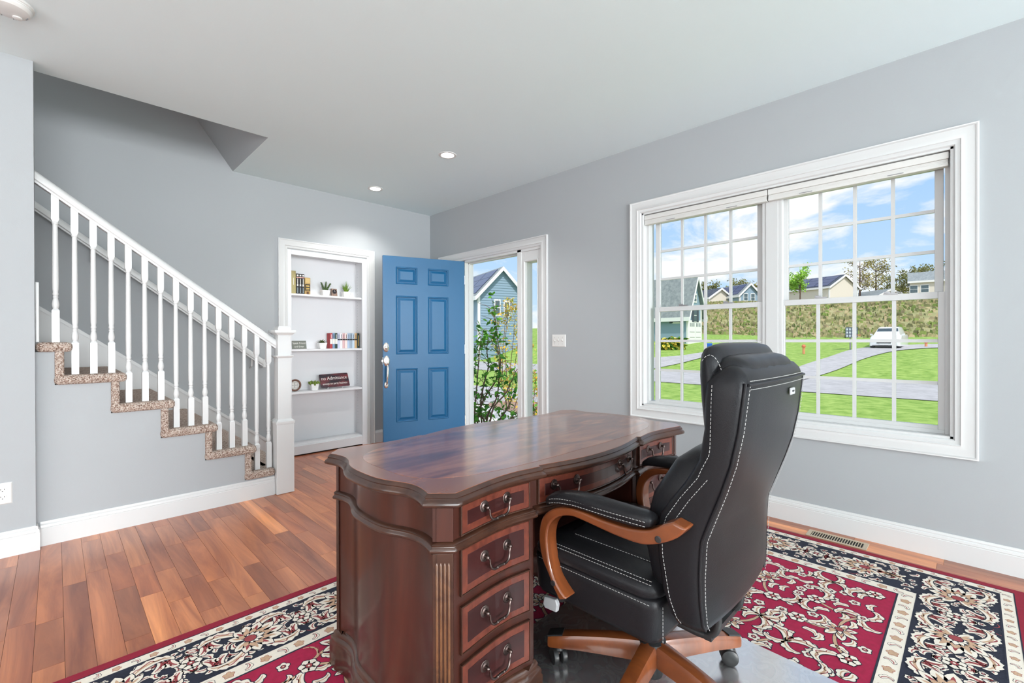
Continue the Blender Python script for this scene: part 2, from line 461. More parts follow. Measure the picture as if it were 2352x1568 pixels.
# ---- wide twin window
win = struct(thing('window_1', (3.40, .97, WZ0)), 'white twin double-hung window with grid panes')
jb = MB()
jb.box(XR, XO, WY0, WY0+.012, WZ0, WZ1); jb.box(XR, XO, WY1-.012, WY1, WZ0, WZ1)
jb.box(XR, XO, WY0, WY1, WZ1-.012, WZ1); jb.box(XR, XO, WY0, WY1, WZ0, WZ0+.012)
jb.build('jamb', M['trim'], win)
MB().box(3.388, XO+.01, .906, .982, WZ0, WZ1).build('mullion', M['vinyl'], win, bevel=.003)
def ring_box(b, x0, x1, y0, y1, z0, z1, w, wt=None, wb_=None):
    wt = wt or w; wb_ = wb_ or w
    b.box(x0, x1, y0, y0+w, z0, z1); b.box(x0, x1, y1-w, y1, z0, z1)
    b.box(x0, x1, y0+w, y1-w, z1-wt, z1); b.box(x0, x1, y0+w, y1-w, z0, z0+wb_)
for (f0, f1, uy0, uy1, ly0, ly1) in ((WY0+.012, .906, .147, .858, .132, .871), (.982, WY1-.012, 1.046, 1.763, 1.037, 1.755)):
    fb = MB(); ring_box(fb, 3.392, XO+.01, f0, f1, WZ0+.012, WZ1-.012, .022)
    fb.build('frame', M['vinyl'], win, bevel=.002)
    for (nm, xs0, xs1, gy0, gy1, gz0, gz1, w, wt, wb_) in (('upper_sash', 3.430, 3.456, uy0, uy1, 1.421, 2.092, .036, .05, .034), ('lower_sash', 3.400, 3.428, ly0, ly1, .692, 1.384, .036, .036, .030)):
        sb = MB(); ring_box(sb, xs0, xs1, gy0-w, gy1+w, gz0-wb_, gz1+wt, w, wt, wb_)
        sash = sb.build(nm, M['vinyl'], win, bevel=.002)
        xm = (xs0+xs1)/2
        for i in range(1, 4):
            y = gy0+(gy1-gy0)*i/4
            MB().box(xm-.008, xm+.008, y-.009, y+.009, gz0, gz1).build('muntin', M['vinyl'], sash)
        for j in range(1, 3):
            z = gz0+(gz1-gz0)*j/3
            MB().box(xm-.0075, xm+.0075, gy0, gy1, z-.009, z+.009).build('muntin', M['vinyl'], sash)
        for i in range(4):
            for j in range(3):
                ya, yb = gy0+(gy1-gy0)*i/4, gy0+(gy1-gy0)*(i+1)/4
                za, zb = gz0+(gz1-gz0)*j/3, gz0+(gz1-gz0)*(j+1)/3
                MB().box(xm-.0015, xm+.0015, ya, yb, za, zb).build('pane', M['glass'], sash)
        if nm == 'lower_sash':
            for q in (.27, .73):
                y = gy0+(gy1-gy0)*q
                lk = MB().box(3.398, 3.428, y-.032, y+.032, gz1+.036, gz1+.044); lk.tube([(3.402, y, gz1+.046), (3.40, y+.03, gz1+.05)], .005, 6)
                lk.build('sash_lock', M['bracket'], sash)
        else:
            for q in (.25, .75):
                y = gy0+(gy1-gy0)*q
# roller shades drawn up under the head
for k, (a, b_) in enumerate(((.088, .958), (.962, 1.856))):
    t_ = thing('window_shade', (3.366, (a+b_)/2, 2.08), ['pale grey shade rolled up over the window half farther from the front door', 'pale grey shade rolled up over the window half nearer the front door'][k], 'window shade', 'rolled-up window shades')
    MB().box(3.346, 3.392, a, b_, 2.118, 2.155).build('headrail', M['shade'], t_, bevel=.004)
    sk = MB()
    for q in range(3): sk.box(3.352+.001*q, 3.388, a+.004, b_-.004, 2.094+.008*q, 2.1012+.008*q)
    sk.build('folded_fabric', M['shade'], t_)
    MB().box(3.349, 3.390, a+.002, b_-.002, 2.080, 2.0945).build('bottom_rail', M['shade'], t_, bevel=.003)
    for q in (.25, .75):
        y = a+(b_-a)*q
        MB().box(3.343, 3.35, y-.035, y+.035, 2.0865, 2.0895).build('pull_tab', M['bracket'], t_)

# ---- front door frame and sidelights
fr = struct(thing('trim_4', (XR, 3.69, 0)), 'white front door frame with head and jambs')
MB().box(XR, XO+.005, 4.112, 4.160, 0, DZ1).build('hinge_jamb', M['trim'], fr, bevel=.002)
MB().box(XR, XO+.005, 3.215, 3.270, 0, DZ1).build('strike_jamb', M['trim'], fr, bevel=.002)
MB().box(XR, XO+.005, DY0, DY1, 2.050, DZ1+.005).build('head_jamb', M['trim'], fr, bevel=.002)
st = MB(); st.box(3.388, 3.43, 3.270, 3.282, .03, 2.05); st.box(3.388, 3.43, 4.100, 4.112, .03, 2.05); st.box(3.388, 3.43, 3.27, 4.112, 2.038, 2.05)
st.build('door_stop', M['trim'], fr)
MB().box(XR-.0, XO+.06, 3.27, 4.112, 0.0, .022).build('threshold', M['bronze'], fr, bevel=.004)
for n_, (a, b_) in ((2, (DY0, 3.215)), (3, (4.160, DY1))):
    sl = struct(thing('window_%d' % n_, (3.40, (a+b_)/2, 0)), 'narrow white sidelight beside the front door')
    g0, g1 = (a+.050, b_-.045)
    sb = MB()
    sb.box(3.345, 3.455, a, g0, .0, 2.05); sb.box(3.345, 3.455, g1, b_, .0, 2.05)
    sb.box(3.345, 3.455, g0, g1, 1.945, 2.05); sb.box(3.345, 3.455, g0, g1, .0, .30)
    sb.build('sidelight_panel', M['trim'], sl, bevel=.002)
    MB().frame(g0-.016, g1+.016, .284, 1.961, [(0, 0), (0, .006), (.006, .009), (.012, .006), (.016, 0)], lambda u, v, d: (3.345-d, u, v)).build('glazing_bead', M['trim'], sl)
    MB().box(3.375, 3.379, g0, g1, .30, 1.945).build('pane', M['glass'], sl)

# ---- the blue door leaf, swung open into the room
HG = Vector((3.322, 4.104, 0)); DD = Vector((-.951, .310, 0)).normalized(); DN = Vector((-DD.y, DD.x, 0))
DM = lambda s, z, d: tuple(HG + DD*s + DN*d + Vector((0, 0, z)))
if DN.dot(-HG) < 0: DN = -DN
DW, DB, DT = .914, .026, 2.062
leaf = thing('door_1', (HG.x, HG.y, 0)); struct(leaf, 'blue six-panel front door standing open')
lf = MB()
def dbox(b, s0, s1, z0, z1, d0, d1, mi=0):
    vs = [DM(s, z, d) for s in (s0, s1) for d in (d0, d1) for z in (z0, z1)]
    b.add(vs, [(0, 1, 3, 2), (4, 6, 7, 5), (0, 4, 5, 1), (2, 3, 7, 6), (0, 2, 6, 4), (1, 5, 7, 3)], mi)
dbox(lf, 0, DW, DB, DT, -.044, -.014)
PAN = [(s0, s1, z0, z1) for (z0, z1) in ((1.771, 1.948), (1.016, 1.637), (.289, .856)) for (s0, s1) in ((.196, .424), (.550, .776))]
for (s0, s1) in ((0, .196), (.424, .550), (.776, DW)): dbox(lf, s0, s1, DB, DT, -.014, 0)
for (s0, s1) in ((.196, .424), (.550, .776)):
    for (z0, z1) in ((DB, .289), (.856, 1.016), (1.637, 1.771), (1.948, DT)): dbox(lf, s0, s1, z0, z1, -.014, 0)
lf.build('door_slab', M['blue'], leaf)
PPR = [(0, 0), (.003, .003), (.008, .002), (.014, -.012), (.020, -.012), (.045, -.001), (.047, -.0008)]
for (s0, s1, z0, z1) in PAN:
    pb = MB().frame(s0, s1, z0, z1, PPR, DM)
    a = PPR[-1][0]; d = PPR[-1][1]
    pb.add([DM(s0+a, z0+a, d), DM(s1-a, z0+a, d), DM(s1-a, z1-a, d), DM(s0+a, z1-a, d)], [(0, 1, 2, 3)])
    pb.build('panel', M['blue'], leaf)
    MB().frame(s0-.004, s1+.004, z0-.004, z1+.004, [(0, 0), (.002, .0022), (.004, 0)], DM).build('panel_bead', M['blue'], leaf)
def disc(c_s, c_z, rs, rz, d0, d1, mi=0, b=None, dome=.35):
    b = b or MB(); rings = []
    for (q, d) in ((1, d0), (1, d0+(d1-d0)*.45), (.88, d0+(d1-d0)*.8), (.6, d1), (.05, d1+(d1-d0)*dome*.2)):
        rings.append([DM(c_s+rs*q*math.cos(2*PI*j/20), c_z+rz*q*math.sin(2*PI*j/20), d) for j in range(20)])
    b.loft(rings, mi); return b
dbm = disc(.884, 1.09, .032, .049, 0, .012); disc(.884, 1.088, .019, .026, .010, .026, b=dbm); dbolt = dbm.build('deadbolt', M['nickel'], leaf, smooth=40)
kk = MB(); 
kk.add([DM(.882, 1.080, .0268), DM(.886, 1.080, .0268), DM(.886, 1.096, .0268), DM(.882, 1.096, .0268)], [(0, 1, 2, 3)])
kk.build('keyhole', M['dark'], dbolt)
hb = disc(.880, .945, .034, .055, 0, .012); disc(.884, .690, .023, .036, 0, .014, b=hb)
hb.tube(spline([DM(.880, .905, .010), DM(.878, .900, .035), DM(.877, .88, .050), DM(.879, .83, .054), DM(.882, .76, .050), DM(.884, .715, .040), DM(.884, .695, .012)], 6), [.008]*6+[.010]*6+[.0125]*6+[.012]*6+[.0095]*6+[.0085]*6+[.0085], 10)
hb.tube([DM(.879, .925, .012), DM(.879, .915, .035), DM(.879, .909, .046)], [.008, .009, .011], 8)
hb.build('handle_set', M['nickel'], leaf, smooth=50)
lt = MB(); dbox(lt, DW-.001, DW+.002, .905, .985, -.034, -.010); dbox(lt, DW, DW+.012, .935, .955, -.030, -.014)
lt.build('latch', M['nickel'], leaf)
for z in (.25, 1.06, 1.85):
    hx = MB(); hx.tube([(HG.x+.008, HG.y+.004, z-.05), (HG.x+.008, HG.y+.004, z+.05)], .007, 10)
    hx.build('hinge', M['nickel'], leaf, smooth=40)

# ---- built-in bookcase
bc = thing('bookcase', (2.057, 4.9, 0), 'white built-in bookcase with three shelves beside the blue door', 'bookcase')
BX0, BX1, BYK = 1.657, 2.458, 5.02
fb = MB()
fb.box(1.636, 1.672, 4.792, 4.812, 0, 2.072); fb.box(2.424, 2.479, 4.792, 4.812, 0, 2.072); fb.box(1.672, 2.424, 4.792, 4.812, 2.024, 2.072)
fb.build('face_frame', M['shelf'], bc, bevel=.0015)
MB().box(1.672, 2.424, 4.792, 4.812, .012, .098).build('toe_board', M['shelf'], bc, bevel=.0015)
MB().box(BX0-.01, BX1+.01, BYK, BYK+.01, 0, 2.06).build('back_panel', M['shelf'], bc)
MB().box(BX0-.012, BX1+.012, YB, BYK+.01, -.06, .0).build('dark_gap_base', M['dark'], bc)  # dark boards added to block stray light and darken the toe gap
MB().box(BX0-.012, BX1+.012, 4.83, 4.84, .0, .085).build('dark_gap_back', M['dark'], bc)
MB().box(BX0-.012, BX0, 4.812, BYK, 0, 2.06).build('side_panel', M['shelf'], bc)
rs_ = MB().box(BX1, BX1+.012, 4.812, BYK, 0, 2.06).build('side_panel', M['shelf'], bc)
MB().box(BX0, BX1, 4.812, BYK, 2.045, 2.06).build('top_panel', M['shelf'], bc)
SHZ = (.105, .640, 1.075, 1.638)
for i, z in enumerate(SHZ):
    MB().box(BX0, BX1, 4.814, BYK, z-.02, z).build('bottom_panel' if i == 0 else 'shelf', M['shelf'], bc, bevel=.002)
ph = MB()
for yy in (4.862, 4.975):
    z = .22
    while z < 1.97:
        ph.box(BX1-.0006, BX1+.002, yy-.0028, yy+.0028, z-.0028, z+.0028); z += .032
ph_ = ph.build('peg_hole', M['bracket'], rs_); ph_['kind'] = 'stuff'

# ---- stairs
RUN, RISE = .2445, .191
stairs = thing('staircase', (.6, 4.25, 0), 'carpeted staircase rising to the left behind the white railing', 'staircase')
def z_t(k): return RISE*k+.012
def x_n(k): return 1.295-RUN*(k-1)
NST = 8
for k in range(1, NST+1):
    z, xn = z_t(k), x_n(k)
    xb = xn-RUN-.078
    ya = YS-.030 if k < 7 else 3.803
    xb = max(xb, X_STUB+.001) if k == 6 else xb
    tb = MB().box(xb, xn if k > 1 else 1.176, ya, YB-.027, z-.056, z)
    tb.build('tread', M['carpet'], stairs, bevel=.022, seg=4)
    if k == 1: MB().box(1.10, xn, 3.820, YB-.027, z-.056, z).build('tread', M['carpet'], stairs, bevel=.022, seg=4)
    zl = z_t(k-1)-.030 if k > 1 else .0
    MB().box(xn-.075, xn-.035, ya+.004 if k > 1 else 3.820, YB-.027, zl, z-.05).build('riser', M['carpet'], stairs, bevel=.012, seg=3)
# grey wall under the steps
wl = MB()
poly = [(X_STUB, 0), (1.175, 0), (1.175, z_t(1)-.056)]
for k in range(2, 7):
    poly += [(x_n(k)-.075, z_t(k-1)-.056), (x_n(k)-.075, z_t(k)-.056)]
poly += [(X_STUB, z_t(6)-.056)]
wl.prism(poly, XZ, YS, YS+.08)
struct(wl.build('wall_stair', M['wall']), 'grey wall under the carpeted steps')
# white skirt along the back wall
sk = MB(); sl_ = -.79
zt = lambda X: 1.42+sl_*(X+.085)
sk.prism([(-1.4, zt(-1.4)), (1.47, zt(1.47)), (1.47, 0), (1.2, 0), (-1.4, zt(-1.4)-.75)], XZ, YB-.018, YB)
sk.prism([(-1.4, zt(-1.4)+.004), (1.47, zt(1.47)+.004), (1.47, zt(1.47)-.024), (-1.4, zt(-1.4)-.024)], XZ, YB-.026, YB-.016)
struct(sk.build('trim_5', M['trim']), 'white sloping skirt board along the stairs')
struct(MB().box(X_STUB+.001, -.063, YS+.002, YS+.03, z_t(6), 1.50).build('trim_6', M['trim'], bevel=.004), 'white post end behind the wall corner')

# railing: newel, handrail, balusters
rail = thing('stair_railing', (1.24, 3.753, 0), 'white stair railing with turned balusters and square newel post', 'railing')
NX, NY = 1.2405, 3.753
nb = MB()
def sq(b, h, z0, z1, h2=None):
    h2 = h2 or h
    b.loft([[(NX-h, NY-h, z0), (NX+h, NY-h, z0), (NX+h, NY+h, z0), (NX-h, NY+h, z0)], [(NX-h2, NY-h2, z1), (NX+h2, NY-h2, z1), (NX+h2, NY+h2, z1), (NX-h2, NY+h2, z1)]])
sq(nb, .063, .002, .528)
newel = nb.build('newel_post', M['trim'], rail, bevel=.002)
b2 = MB(); sq(b2, .066, .528, .540, .068); sq(b2, .068, .540, .549); sq(b2, .061, .549, .556, .060); sq(b2, .058, .556, .566, .047); b2.build('collar', M['trim'], newel)
b2 = MB(); sq(b2, .046, .560, 1.215); b2.build('shaft', M['trim'], newel, bevel=.002)
b2 = MB(); sq(b2, .050, 1.030, 1.044, .062); sq(b2, .064, 1.044, 1.050); b2.build('neck_moulding', M['trim'], newel)
b2 = MB(); sq(b2, .052, 1.205, 1.224, .070); sq(b2, .076, 1.224, 1.243); sq(b2, .045, 1.243, 1.262, .045); sq(b2, .045, 1.262, 1.274, .036); b2.build('cap', M['trim'], newel)
rs = -.757
rtop = lambda X: 2.141+rs*(X+.08)
ry = 3.775
hp = [(-.030, -.030), (-.032, -.012), (-.028, .0), (-.015, .010), (0, .013), (.015, .010), (.028, 0), (.032, -.012), (.030, -.030), (.022, -.036), (.022, -.046), (-.022, -.046), (-.022, -.036)]
rings = []
for X in (X_STUB+.001, 1.194):
    rings.append([(X, ry+a, rtop(X)-.013/.797+b_/.797) for a, b_ in hp])
MB().loft(rings).build('handrail', M['trim'], rail, smooth=40)
def baluster(X, zb, ztp):
    b = MB(); h = .0165
    b.loft([[(X+sx*h, ry+sy*h, z) for sx, sy in ((-1, -1), (1, -1), (1, 1), (-1, 1))] for z in (zb, zb+.185)] , caps=True)
    b.loft([[(X+sx*q, ry+sy*q, z) for sx, sy in ((-1, -1), (1, -1), (1, 1), (-1, 1))] for q, z in ((h, zb+.185), (.008, zb+.197))])
    zu = ztp-.155
    prof = [(.010, zb+.190), (.0125, zb+.198), (.0155, zb+.210), (.0165, zb+.222), (.0140, zb+.240), (.0105, zb+.256), (.0125, zb+.260), (.0125, zb+.266), (.010, zb+.270), (.0135, zb+.277), (.0135, zb+.285), (.0115, zb+.290),
            (.0140, zb+.31), (.0145, (zb+zu)/2), (.0120, zu-.05), (.0115, zu-.014), (.0145, zu-.010), (.0145, zu-.003), (.012, zu)]
    b.lathe(prof, 14, Matrix.Translation((X, ry, 0)))
    dz = h*rs
    b.loft([[(X+sx*q, ry+sy*q, z) for sx, sy in ((-1, -1), (1, -1), (1, 1), (-1, 1))] for q, z in ((.010, zu-.004), (h, zu+.014), (h, zu+.10))])
    b.loft([[(X+sx*h, ry+sy*h, zu+.10) for sx, sy in ((-1, -1), (1, -1), (1, 1), (-1, 1))], [(X+sx*h, ry+sy*h, ztp+sx*dz) for sx, sy in ((-1, -1), (1, -1), (1, 1), (-1, 1))]])
    return b.build('baluster', M['trim'], rail, smooth=35)
for i in range(15):
    X = .003+.0817*i
    k = max(q for q in range(1, NST+1) if X <= x_n(q)-.02)
    baluster(X, z_t(k)+.0005, rtop(X)-.066)
# second handrail on the wall
hr = thing('wall_handrail', (.65, YB-.05, 1.5), 'white handrail fixed to the grey wall along the stairs', 'handrail')
wtop = lambda X: 2.176-.79*(X+.103)
rings = []
for X in (-1.2, 1.405):
    rings.append([(X, YB-.062+a*.9, wtop(X)-.02+b_/.785) for a, b_ in hp])
MB().loft(rings).build('rail', M['trim'], hr, smooth=40)
MB().box(1.385, 1.412, YB-.09, YB, wtop(1.405)-.075, wtop(1.405)+.0).build('return_end', M['trim'], hr, bevel=.006)
for X in (.2, 1.3):
    MB().tube([(X, YB, wtop(X)-.16), (X, YB-.045, wtop(X)-.14), (X, YB-.062, wtop(X)-.075)], .008, 8).build('bracket', M['trim'], hr)

# ---- small fixtures
def downlight(px, py, label):
    p = at(px, py, Z=ZC)
    t_ = thing('recessed_light', (p.x, p.y, ZC), label, 'ceiling light', 'recessed ceiling lights')
    b = MB(); Tm = Matrix.Translation((p.x, p.y, ZC))
    rings = []
    for (r_, z) in ((.075, 0), (.074, -.004), (.060, -.006), (.054, -.003), (.052, -.001)):
        rings.append([(p.x+r_*math.cos(2*PI*j/28), p.y+r_*math.sin(2*PI*j/28), ZC+z) for j in range(28)])
    b.loft(rings, caps=False); b.build('trim_ring', M['plastic'], t_, smooth=40)
    MB().lathe([(.053, -.0035), (.053, -.001)], 28, Tm).build('lens', LENS, t_)
    return p
LENS = mat('lamp_lens', (1, .97, .92), .5, emit=6)
for (px, py, lb) in ((1028, 356, 'round recessed ceiling light nearer the camera'), (862, 433, 'small round recessed ceiling light above the bookcase')):
    p = downlight(px, py, lb)
    lamp('downlight', 'SPOT', (p.x, p.y, ZC-.012), (0, 0, -1), 46, (1, .97, .92), spot_size=R(125), spot_blend=.6, shadow_soft_size=.05)
# unseen spots without fixtures, added around the camera to brighten the room
for k, (x_, y_) in enumerate(((-1.2, 1.2), (-1.9, -1.8), (.1, -1.8), (-1.9, -3.4), (.1, -3.4), (-1.9, -5.2), (.1, -5.2))):
    lamp('downlight', 'SPOT', (x_, y_, ZC-.01), (0, 0, -1), 48 if k else 16, (1, .98, .95), spot_size=R(125), spot_blend=.6, shadow_soft_size=.05)

sd = thing('smoke_detector', (-.145, 3.125, ZC), 'round white smoke detector on the ceiling', 'smoke detector')
Tm = Matrix.Translation((-.145, 3.125, ZC))
sd_b = MB().lathe([(.085, -.0005), (.085, -.010), (.080, -.013), (.080, -.018)], 40, Tm).build('base', M['plastic'], sd, smooth=40)
MB().lathe([(.078, -.016), (.078, -.026), (.070, -.036), (.052, -.041), (.02, -.043), (.002, -.043)], 40, Tm).build('cover', M['plastic'], sd, smooth=30)
MB().lathe([(.017, -.042), (.017, -.047), (.012, -.049), (.002, -.049)], 20, Matrix.Translation((-.118, 3.155, ZC))).build('button', M['plastic'], sd, smooth=40)
for j in range(5):
    a = R(20+j*50); c = Vector((-.145+.060*math.cos(a), 3.125+.060*math.sin(a), ZC-.0385))
    sb = MB()
    for q in (-1, 0, 1):
        a2 = a+q*.12; c2 = (-.145+.062*math.cos(a2), 3.125+.062*math.sin(a2), ZC-.0392)
        sb.box(c2[0]-.0022, c2[0]+.0022, c2[1]-.005, c2[1]+.005, c2[2]-.0012, c2[2]+.002)
    sb.build('vent_slot', M['bracket'], sd)

sw = thing('light_switch', (XR, 2.7265, 1.155), 'white triple toggle light switch plate beside the front door', 'light switch')
MB().frame(2.645, 2.808, 1.097, 1.213, [(0, 0), (.004, .004), (.006, .005)], RWm).add([(XR-.005, 2.651, 1.103), (XR-.005, 2.802, 1.103), (XR-.005, 2.802, 1.207), (XR-.005, 2.651, 1.207)], [(0, 1, 2, 3)]).build('plate', M['plastic'], sw)
for q in (-1, 0, 1):
    y = 2.7265+q*.046
    MB().prism([(XR-.005, 1.146), (XR-.017, 1.161 if q != 1 else 1.150), (XR-.017, 1.168 if q != 1 else 1.143), (XR-.005, 1.167)], lambda u, v, d: (u, d, v), y-.005, y+.005).build('toggle', M['plastic'], sw)
    for zz in (1.126, 1.186): MB().lathe([(.003, 0), (.003, .001)], 8, Matrix.Translation((XR-.005, y, zz)) @ Matrix.Rotation(-PI/2, 4, 'Y')).build('screw', M['bracket'], sw)

ol = thing('power_outlet', (-.204, YST, .343), 'white double power outlet on the wall end at the left', 'power outlet')
SM = lambda u, v, d: (u, YST-d, v)
MB().frame(-.240, -.168, .285, .401, [(0, 0), (.004, .004), (.006, .005)], SM).add([SM(-.234, .291, .005), SM(-.174, .291, .005), SM(-.174, .395, .005), SM(-.234, .395, .005)], [(0, 1, 2, 3)]).build('plate', M['plastic'], ol)
for zz in (.363, .323):
    rc = MB().lathe([(.0165, 0), (.0165, .0025)], 20, Matrix.Translation((-.204, YST-.005, zz)) @ Matrix.Rotation(PI/2, 4, 'X')).build('receptacle', M['plastic'], ol)
    sb = MB()
    for q in (-.0065, .0065): sb.box(-.204+q-.001, -.204+q+.001, YST-.0083, YST-.007, zz+.001, zz+.008)
    sb.lathe([(.0024, 0), (.0024, .001)], 8, Matrix.Translation((-.204, YST-.0072, zz-.006)) @ Matrix.Rotation(PI/2, 4, 'X'))
    sb.build('slot', M['dark'], rc)

fv = thing('floor_register', (3.208, .555, 0), 'beige metal floor vent between the rug and the baseboard', 'floor vent')
vm = mat('vent_beige', srgb(188, 172, 150), .45)
MB().box(3.166, 3.250, .425, .685, .0006, .0016).build('grille_back', M['dark'], fv)
vb = MB(); vb.box(3.155, 3.262, .41, .430, .0005, .005); vb.box(3.155, 3.262, .680, .700, .0005, .005); vb.box(3.155, 3.172, .43, .68, .0005, .005); vb.box(3.245, 3.262, .43, .68, .0005, .005)
vb.build('frame', vm, fv, bevel=.001)
for q in range(21):
    y = .430+.25*(q+.0)/20.5
    MB().box(3.172, 3.245, y-.0016, y+.0016, .0016, .0044).build('louver', vm, fv)
# ================================================================== the desk
DXC, DYC = 1.375, 1.285
SIDE = [(0, .647), (.03, .6475), (.075, .651), (.12, .663), (.16, .680), (.20, .691), (.24, .691), (.275, .684), (.295, .678)]
FRONT = [(.730, .940), (.785, .948), (.843, .957), (.905, .964), (.965, .965), (1.02, .958), (1.070, .950)]
MID = [(1.076, .962), (1.146, .945), (1.232, .927), (1.313, .918), (1.375, .916)]
def dense(tab, n):
    a, b_ = tab[0][0], tab[-1][0]
    pts = spline([(p[0], p[1], 0) for p in tab], n)
    return [(p.x, p.y) for p in pts]
half = [(x_, y_) for y_, x_ in [(DYC-t_, x_) for t_, x_ in dense(SIDE, 3)]]          # middle of the left end to the front corner
half += dense(FRONT, 3) + dense(MID, 4)[:-1]
front_l = half
q1 = [(p[0], p[1]) for p in front_l] + [(DXC, .916)]
q2 = [(2*DXC-p[0], p[1]) for p in reversed(front_l)]
low = q1+q2
OUT = low + [(p[0], 2*DYC-p[1]) for p in reversed(low[1:-1])]
def offset(poly, d):
    """push a closed outline outwards by d (inwards when negative)"""
    n = len(poly); res = []
    area = sum(poly[i][0]*poly[(i+1) % n][1]-poly[(i+1) % n][0]*poly[i][1] for i in range(n))
    sg = 1 if area > 0 else -1
    for i in range(n):
        a, b_, c = Vector(poly[i-1]), Vector(poly[i]), Vector(poly[(i+1) % n])
        e1, e2 = (b_-a), (c-b_)
        if e1.length < 1e-7: e1 = e2
        if e2.length < 1e-7: e2 = e1
        n1 = Vector((e1.y, -e1.x)).normalized()*sg; n2 = Vector((e2.y, -e2.x)).normalized()*sg
        m_ = (n1+n2)
        if m_.length < 1e-6: m_ = n1
        m_.normalize(); k = min(1/max(m_.dot(n1), .35), 2)
        res.append((b_.x+m_.x*d*k, b_.y+m_.y*d*k))
    return res
def rings_from(poly, prof):
    return [[(x_, y_, z) for x_, y_ in offset(poly, d)] for d, z in prof]
desk = thing('executive_desk', (DXC, DYC, .0156), 'dark mahogany executive desk with serpentine ends and brass-bronze drawer pulls', 'desk')
# veneered top: one flame-figured field inside a plainer border
tm = bpy.data.materials.new('flame_veneer'); tm.use_nodes = True; t = tm.node_tree; b = t.nodes['Principled BSDF']
c = node(t, 'ShaderNodeTexCoord'); sx = node(t, 'ShaderNodeSeparateXYZ'); t.links.new(c.outputs['Object'], sx.inputs[0])
ab = node(t, 'ShaderNodeMath', operation='ABSOLUTE'); t.links.new(sx.outputs['Y'], ab.inputs[0])
cx = node(t, 'ShaderNodeCombineXYZ'); t.links.new(sx.outputs['X'], cx.inputs['X']); t.links.new(ab.outputs[0], cx.inputs['Y'])
mpn = node(t, 'ShaderNodeMapping'); mpn.inputs['Scale'].default_value = (.75, 2.6, 1); mpn.inputs['Rotation'].default_value = (0, 0, R(20)); t.links.new(cx.outputs[0], mpn.inputs[0])
n1 = node(t, 'ShaderNodeTexNoise'); n1.inputs['Scale'].default_value = 4.2; n1.inputs['Detail'].default_value = 3; n1.inputs['Distortion'].default_value = .9; t.links.new(mpn.outputs[0], n1.inputs['Vector'])
n2 = node(t, 'ShaderNodeTexNoise'); n2.inputs['Scale'].default_value = 60; n2.inputs['Detail'].default_value = 6; t.links.new(mpn.outputs[0], n2.inputs['Vector'])
ad = node(t, 'ShaderNodeMath', operation='MULTIPLY_ADD'); ad.inputs[1].default_value = .12; t.links.new(n2.outputs['Fac'], ad.inputs[0]); t.links.new(n1.outputs['Fac'], ad.inputs[2])
rp = node(t, 'ShaderNodeValToRGB'); e = rp.color_ramp.elements
e[0].position = .38; e[0].color = srgb(96, 50, 38); e[1].position = .72; e[1].color = srgb(168, 104, 70); e.new(.54).color = srgb(128, 70, 50)
t.links.new(ad.outputs[0], rp.inputs[0]); t.links.new(rp.outputs[0], b.inputs['Base Color'])
b.inputs['Roughness'].default_value = .3; b.inputs['Coat Weight'].default_value = 1; b.inputs['Coat Roughness'].default_value = .13; b.inputs['Coat IOR'].default_value = 1.6; b.inputs['Specular IOR Level'].default_value = .2
M['flame'] = tm
M['desk_border'] = wood('veneer_border', srgb(116, 64, 46), srgb(156, 96, 68), .26, 8, (.12, 1, 1), coat=.6, coat_rough=.14, ior=1.5)
top = MB().loft(rings_from(OUT, [(-.03, .734), (.010, .735), (.0150, .738), (.0165, .744), (.014, .750), (.008, .754), (.0065, .757), (.008, .760), (.005, .7635), (.0015, .768), (-.0015, .770)]))
tp = top.build('desk_top', M['desk_mould'], desk, smooth=50)
MB().loft(rings_from(OUT, [(-.0005, .7695), (-.001, .7705)])).build('top_border', M['desk_border'], tp)
fld = []
for j in range(96):
    a_ = 2*PI*j/96; ca_, sa_ = math.cos(a_), math.sin(a_)
    fld.append((DXC+.665*math.copysign(abs(ca_)**.55, ca_), DYC+.290*math.copysign(abs(sa_)**.55, sa_)))
MB().loft([[(x_, y_, z) for x_, y_ in fld] for z in (.7702, .7709)]).build('top_field', M['flame'], tp)
# apron, waist moulding
BODY = offset(OUT, -.024)
MB().loft([[(x_, y_, z) for x_, y_ in BODY] for z in (.612, .737)]).build('apron', M['desk'], desk, smooth=40)
wm = MB().loft(rings_from(OUT, [(-.026, .606), (-.012, .608), (-.006, .613), (-.006, .619), (-.012, .623), (-.013, .627), (-.010, .630), (-.014, .634), (-.026, .637)]), caps=False)
wm.build('waist_moulding', M['desk_mould'], desk, smooth=60)
# pedestals with plinths
XK0, XK1 = 1.080, 2*DXC-1.080
def ped(left):
    P_ = [(x_, y_) for x_, y_ in BODY if (x_ < XK0-.001 if left else x_ > XK1+.001)]
    xk = XK0 if left else XK1
    # BODY starts in the middle of the left end; put the seam of the list at the kneehole side
    if left:
        lowp = [p for p in BODY if p[0] < XK0-.001 and p[1] <= DYC]; hip = [p for p in BODY if p[0] < XK0-.001 and p[1] > DYC]
        poly = lowp + [(xk, lowp[-1][1]), (xk, hip[0][1])] + hip
    else:
        lowp = [p for p in BODY if p[0] > XK1+.001 and p[1] <= DYC]; hip = [p for p in BODY if p[0] > XK1+.001 and p[1] > DYC]
        poly = lowp + hip + [(xk, hip[-1][1]), (xk, lowp[0][1])]
    b = MB().loft([[(x_, y_, z) for x_, y_ in poly] for z in (.10, .612)])
    p_ = b.build('pedestal', M['desk'], desk, smooth=40)
    MB().loft(rings_from(poly, [(.020, .0156), (.020, .095), (.016, .102), (.018, .108), (.015, .118), (.009, .124), (.010, .130), (.006, .140), (0, .147), (-.02, .1475)])).build('plinth', M['desk_mould'], p_, smooth=50)
    return p_
pl_, pr_ = ped(True), ped(False)
MB().box(XK0, XK1, 1.52, 1.54, .10, .612).build('modesty_panel', M['desk'], desk)
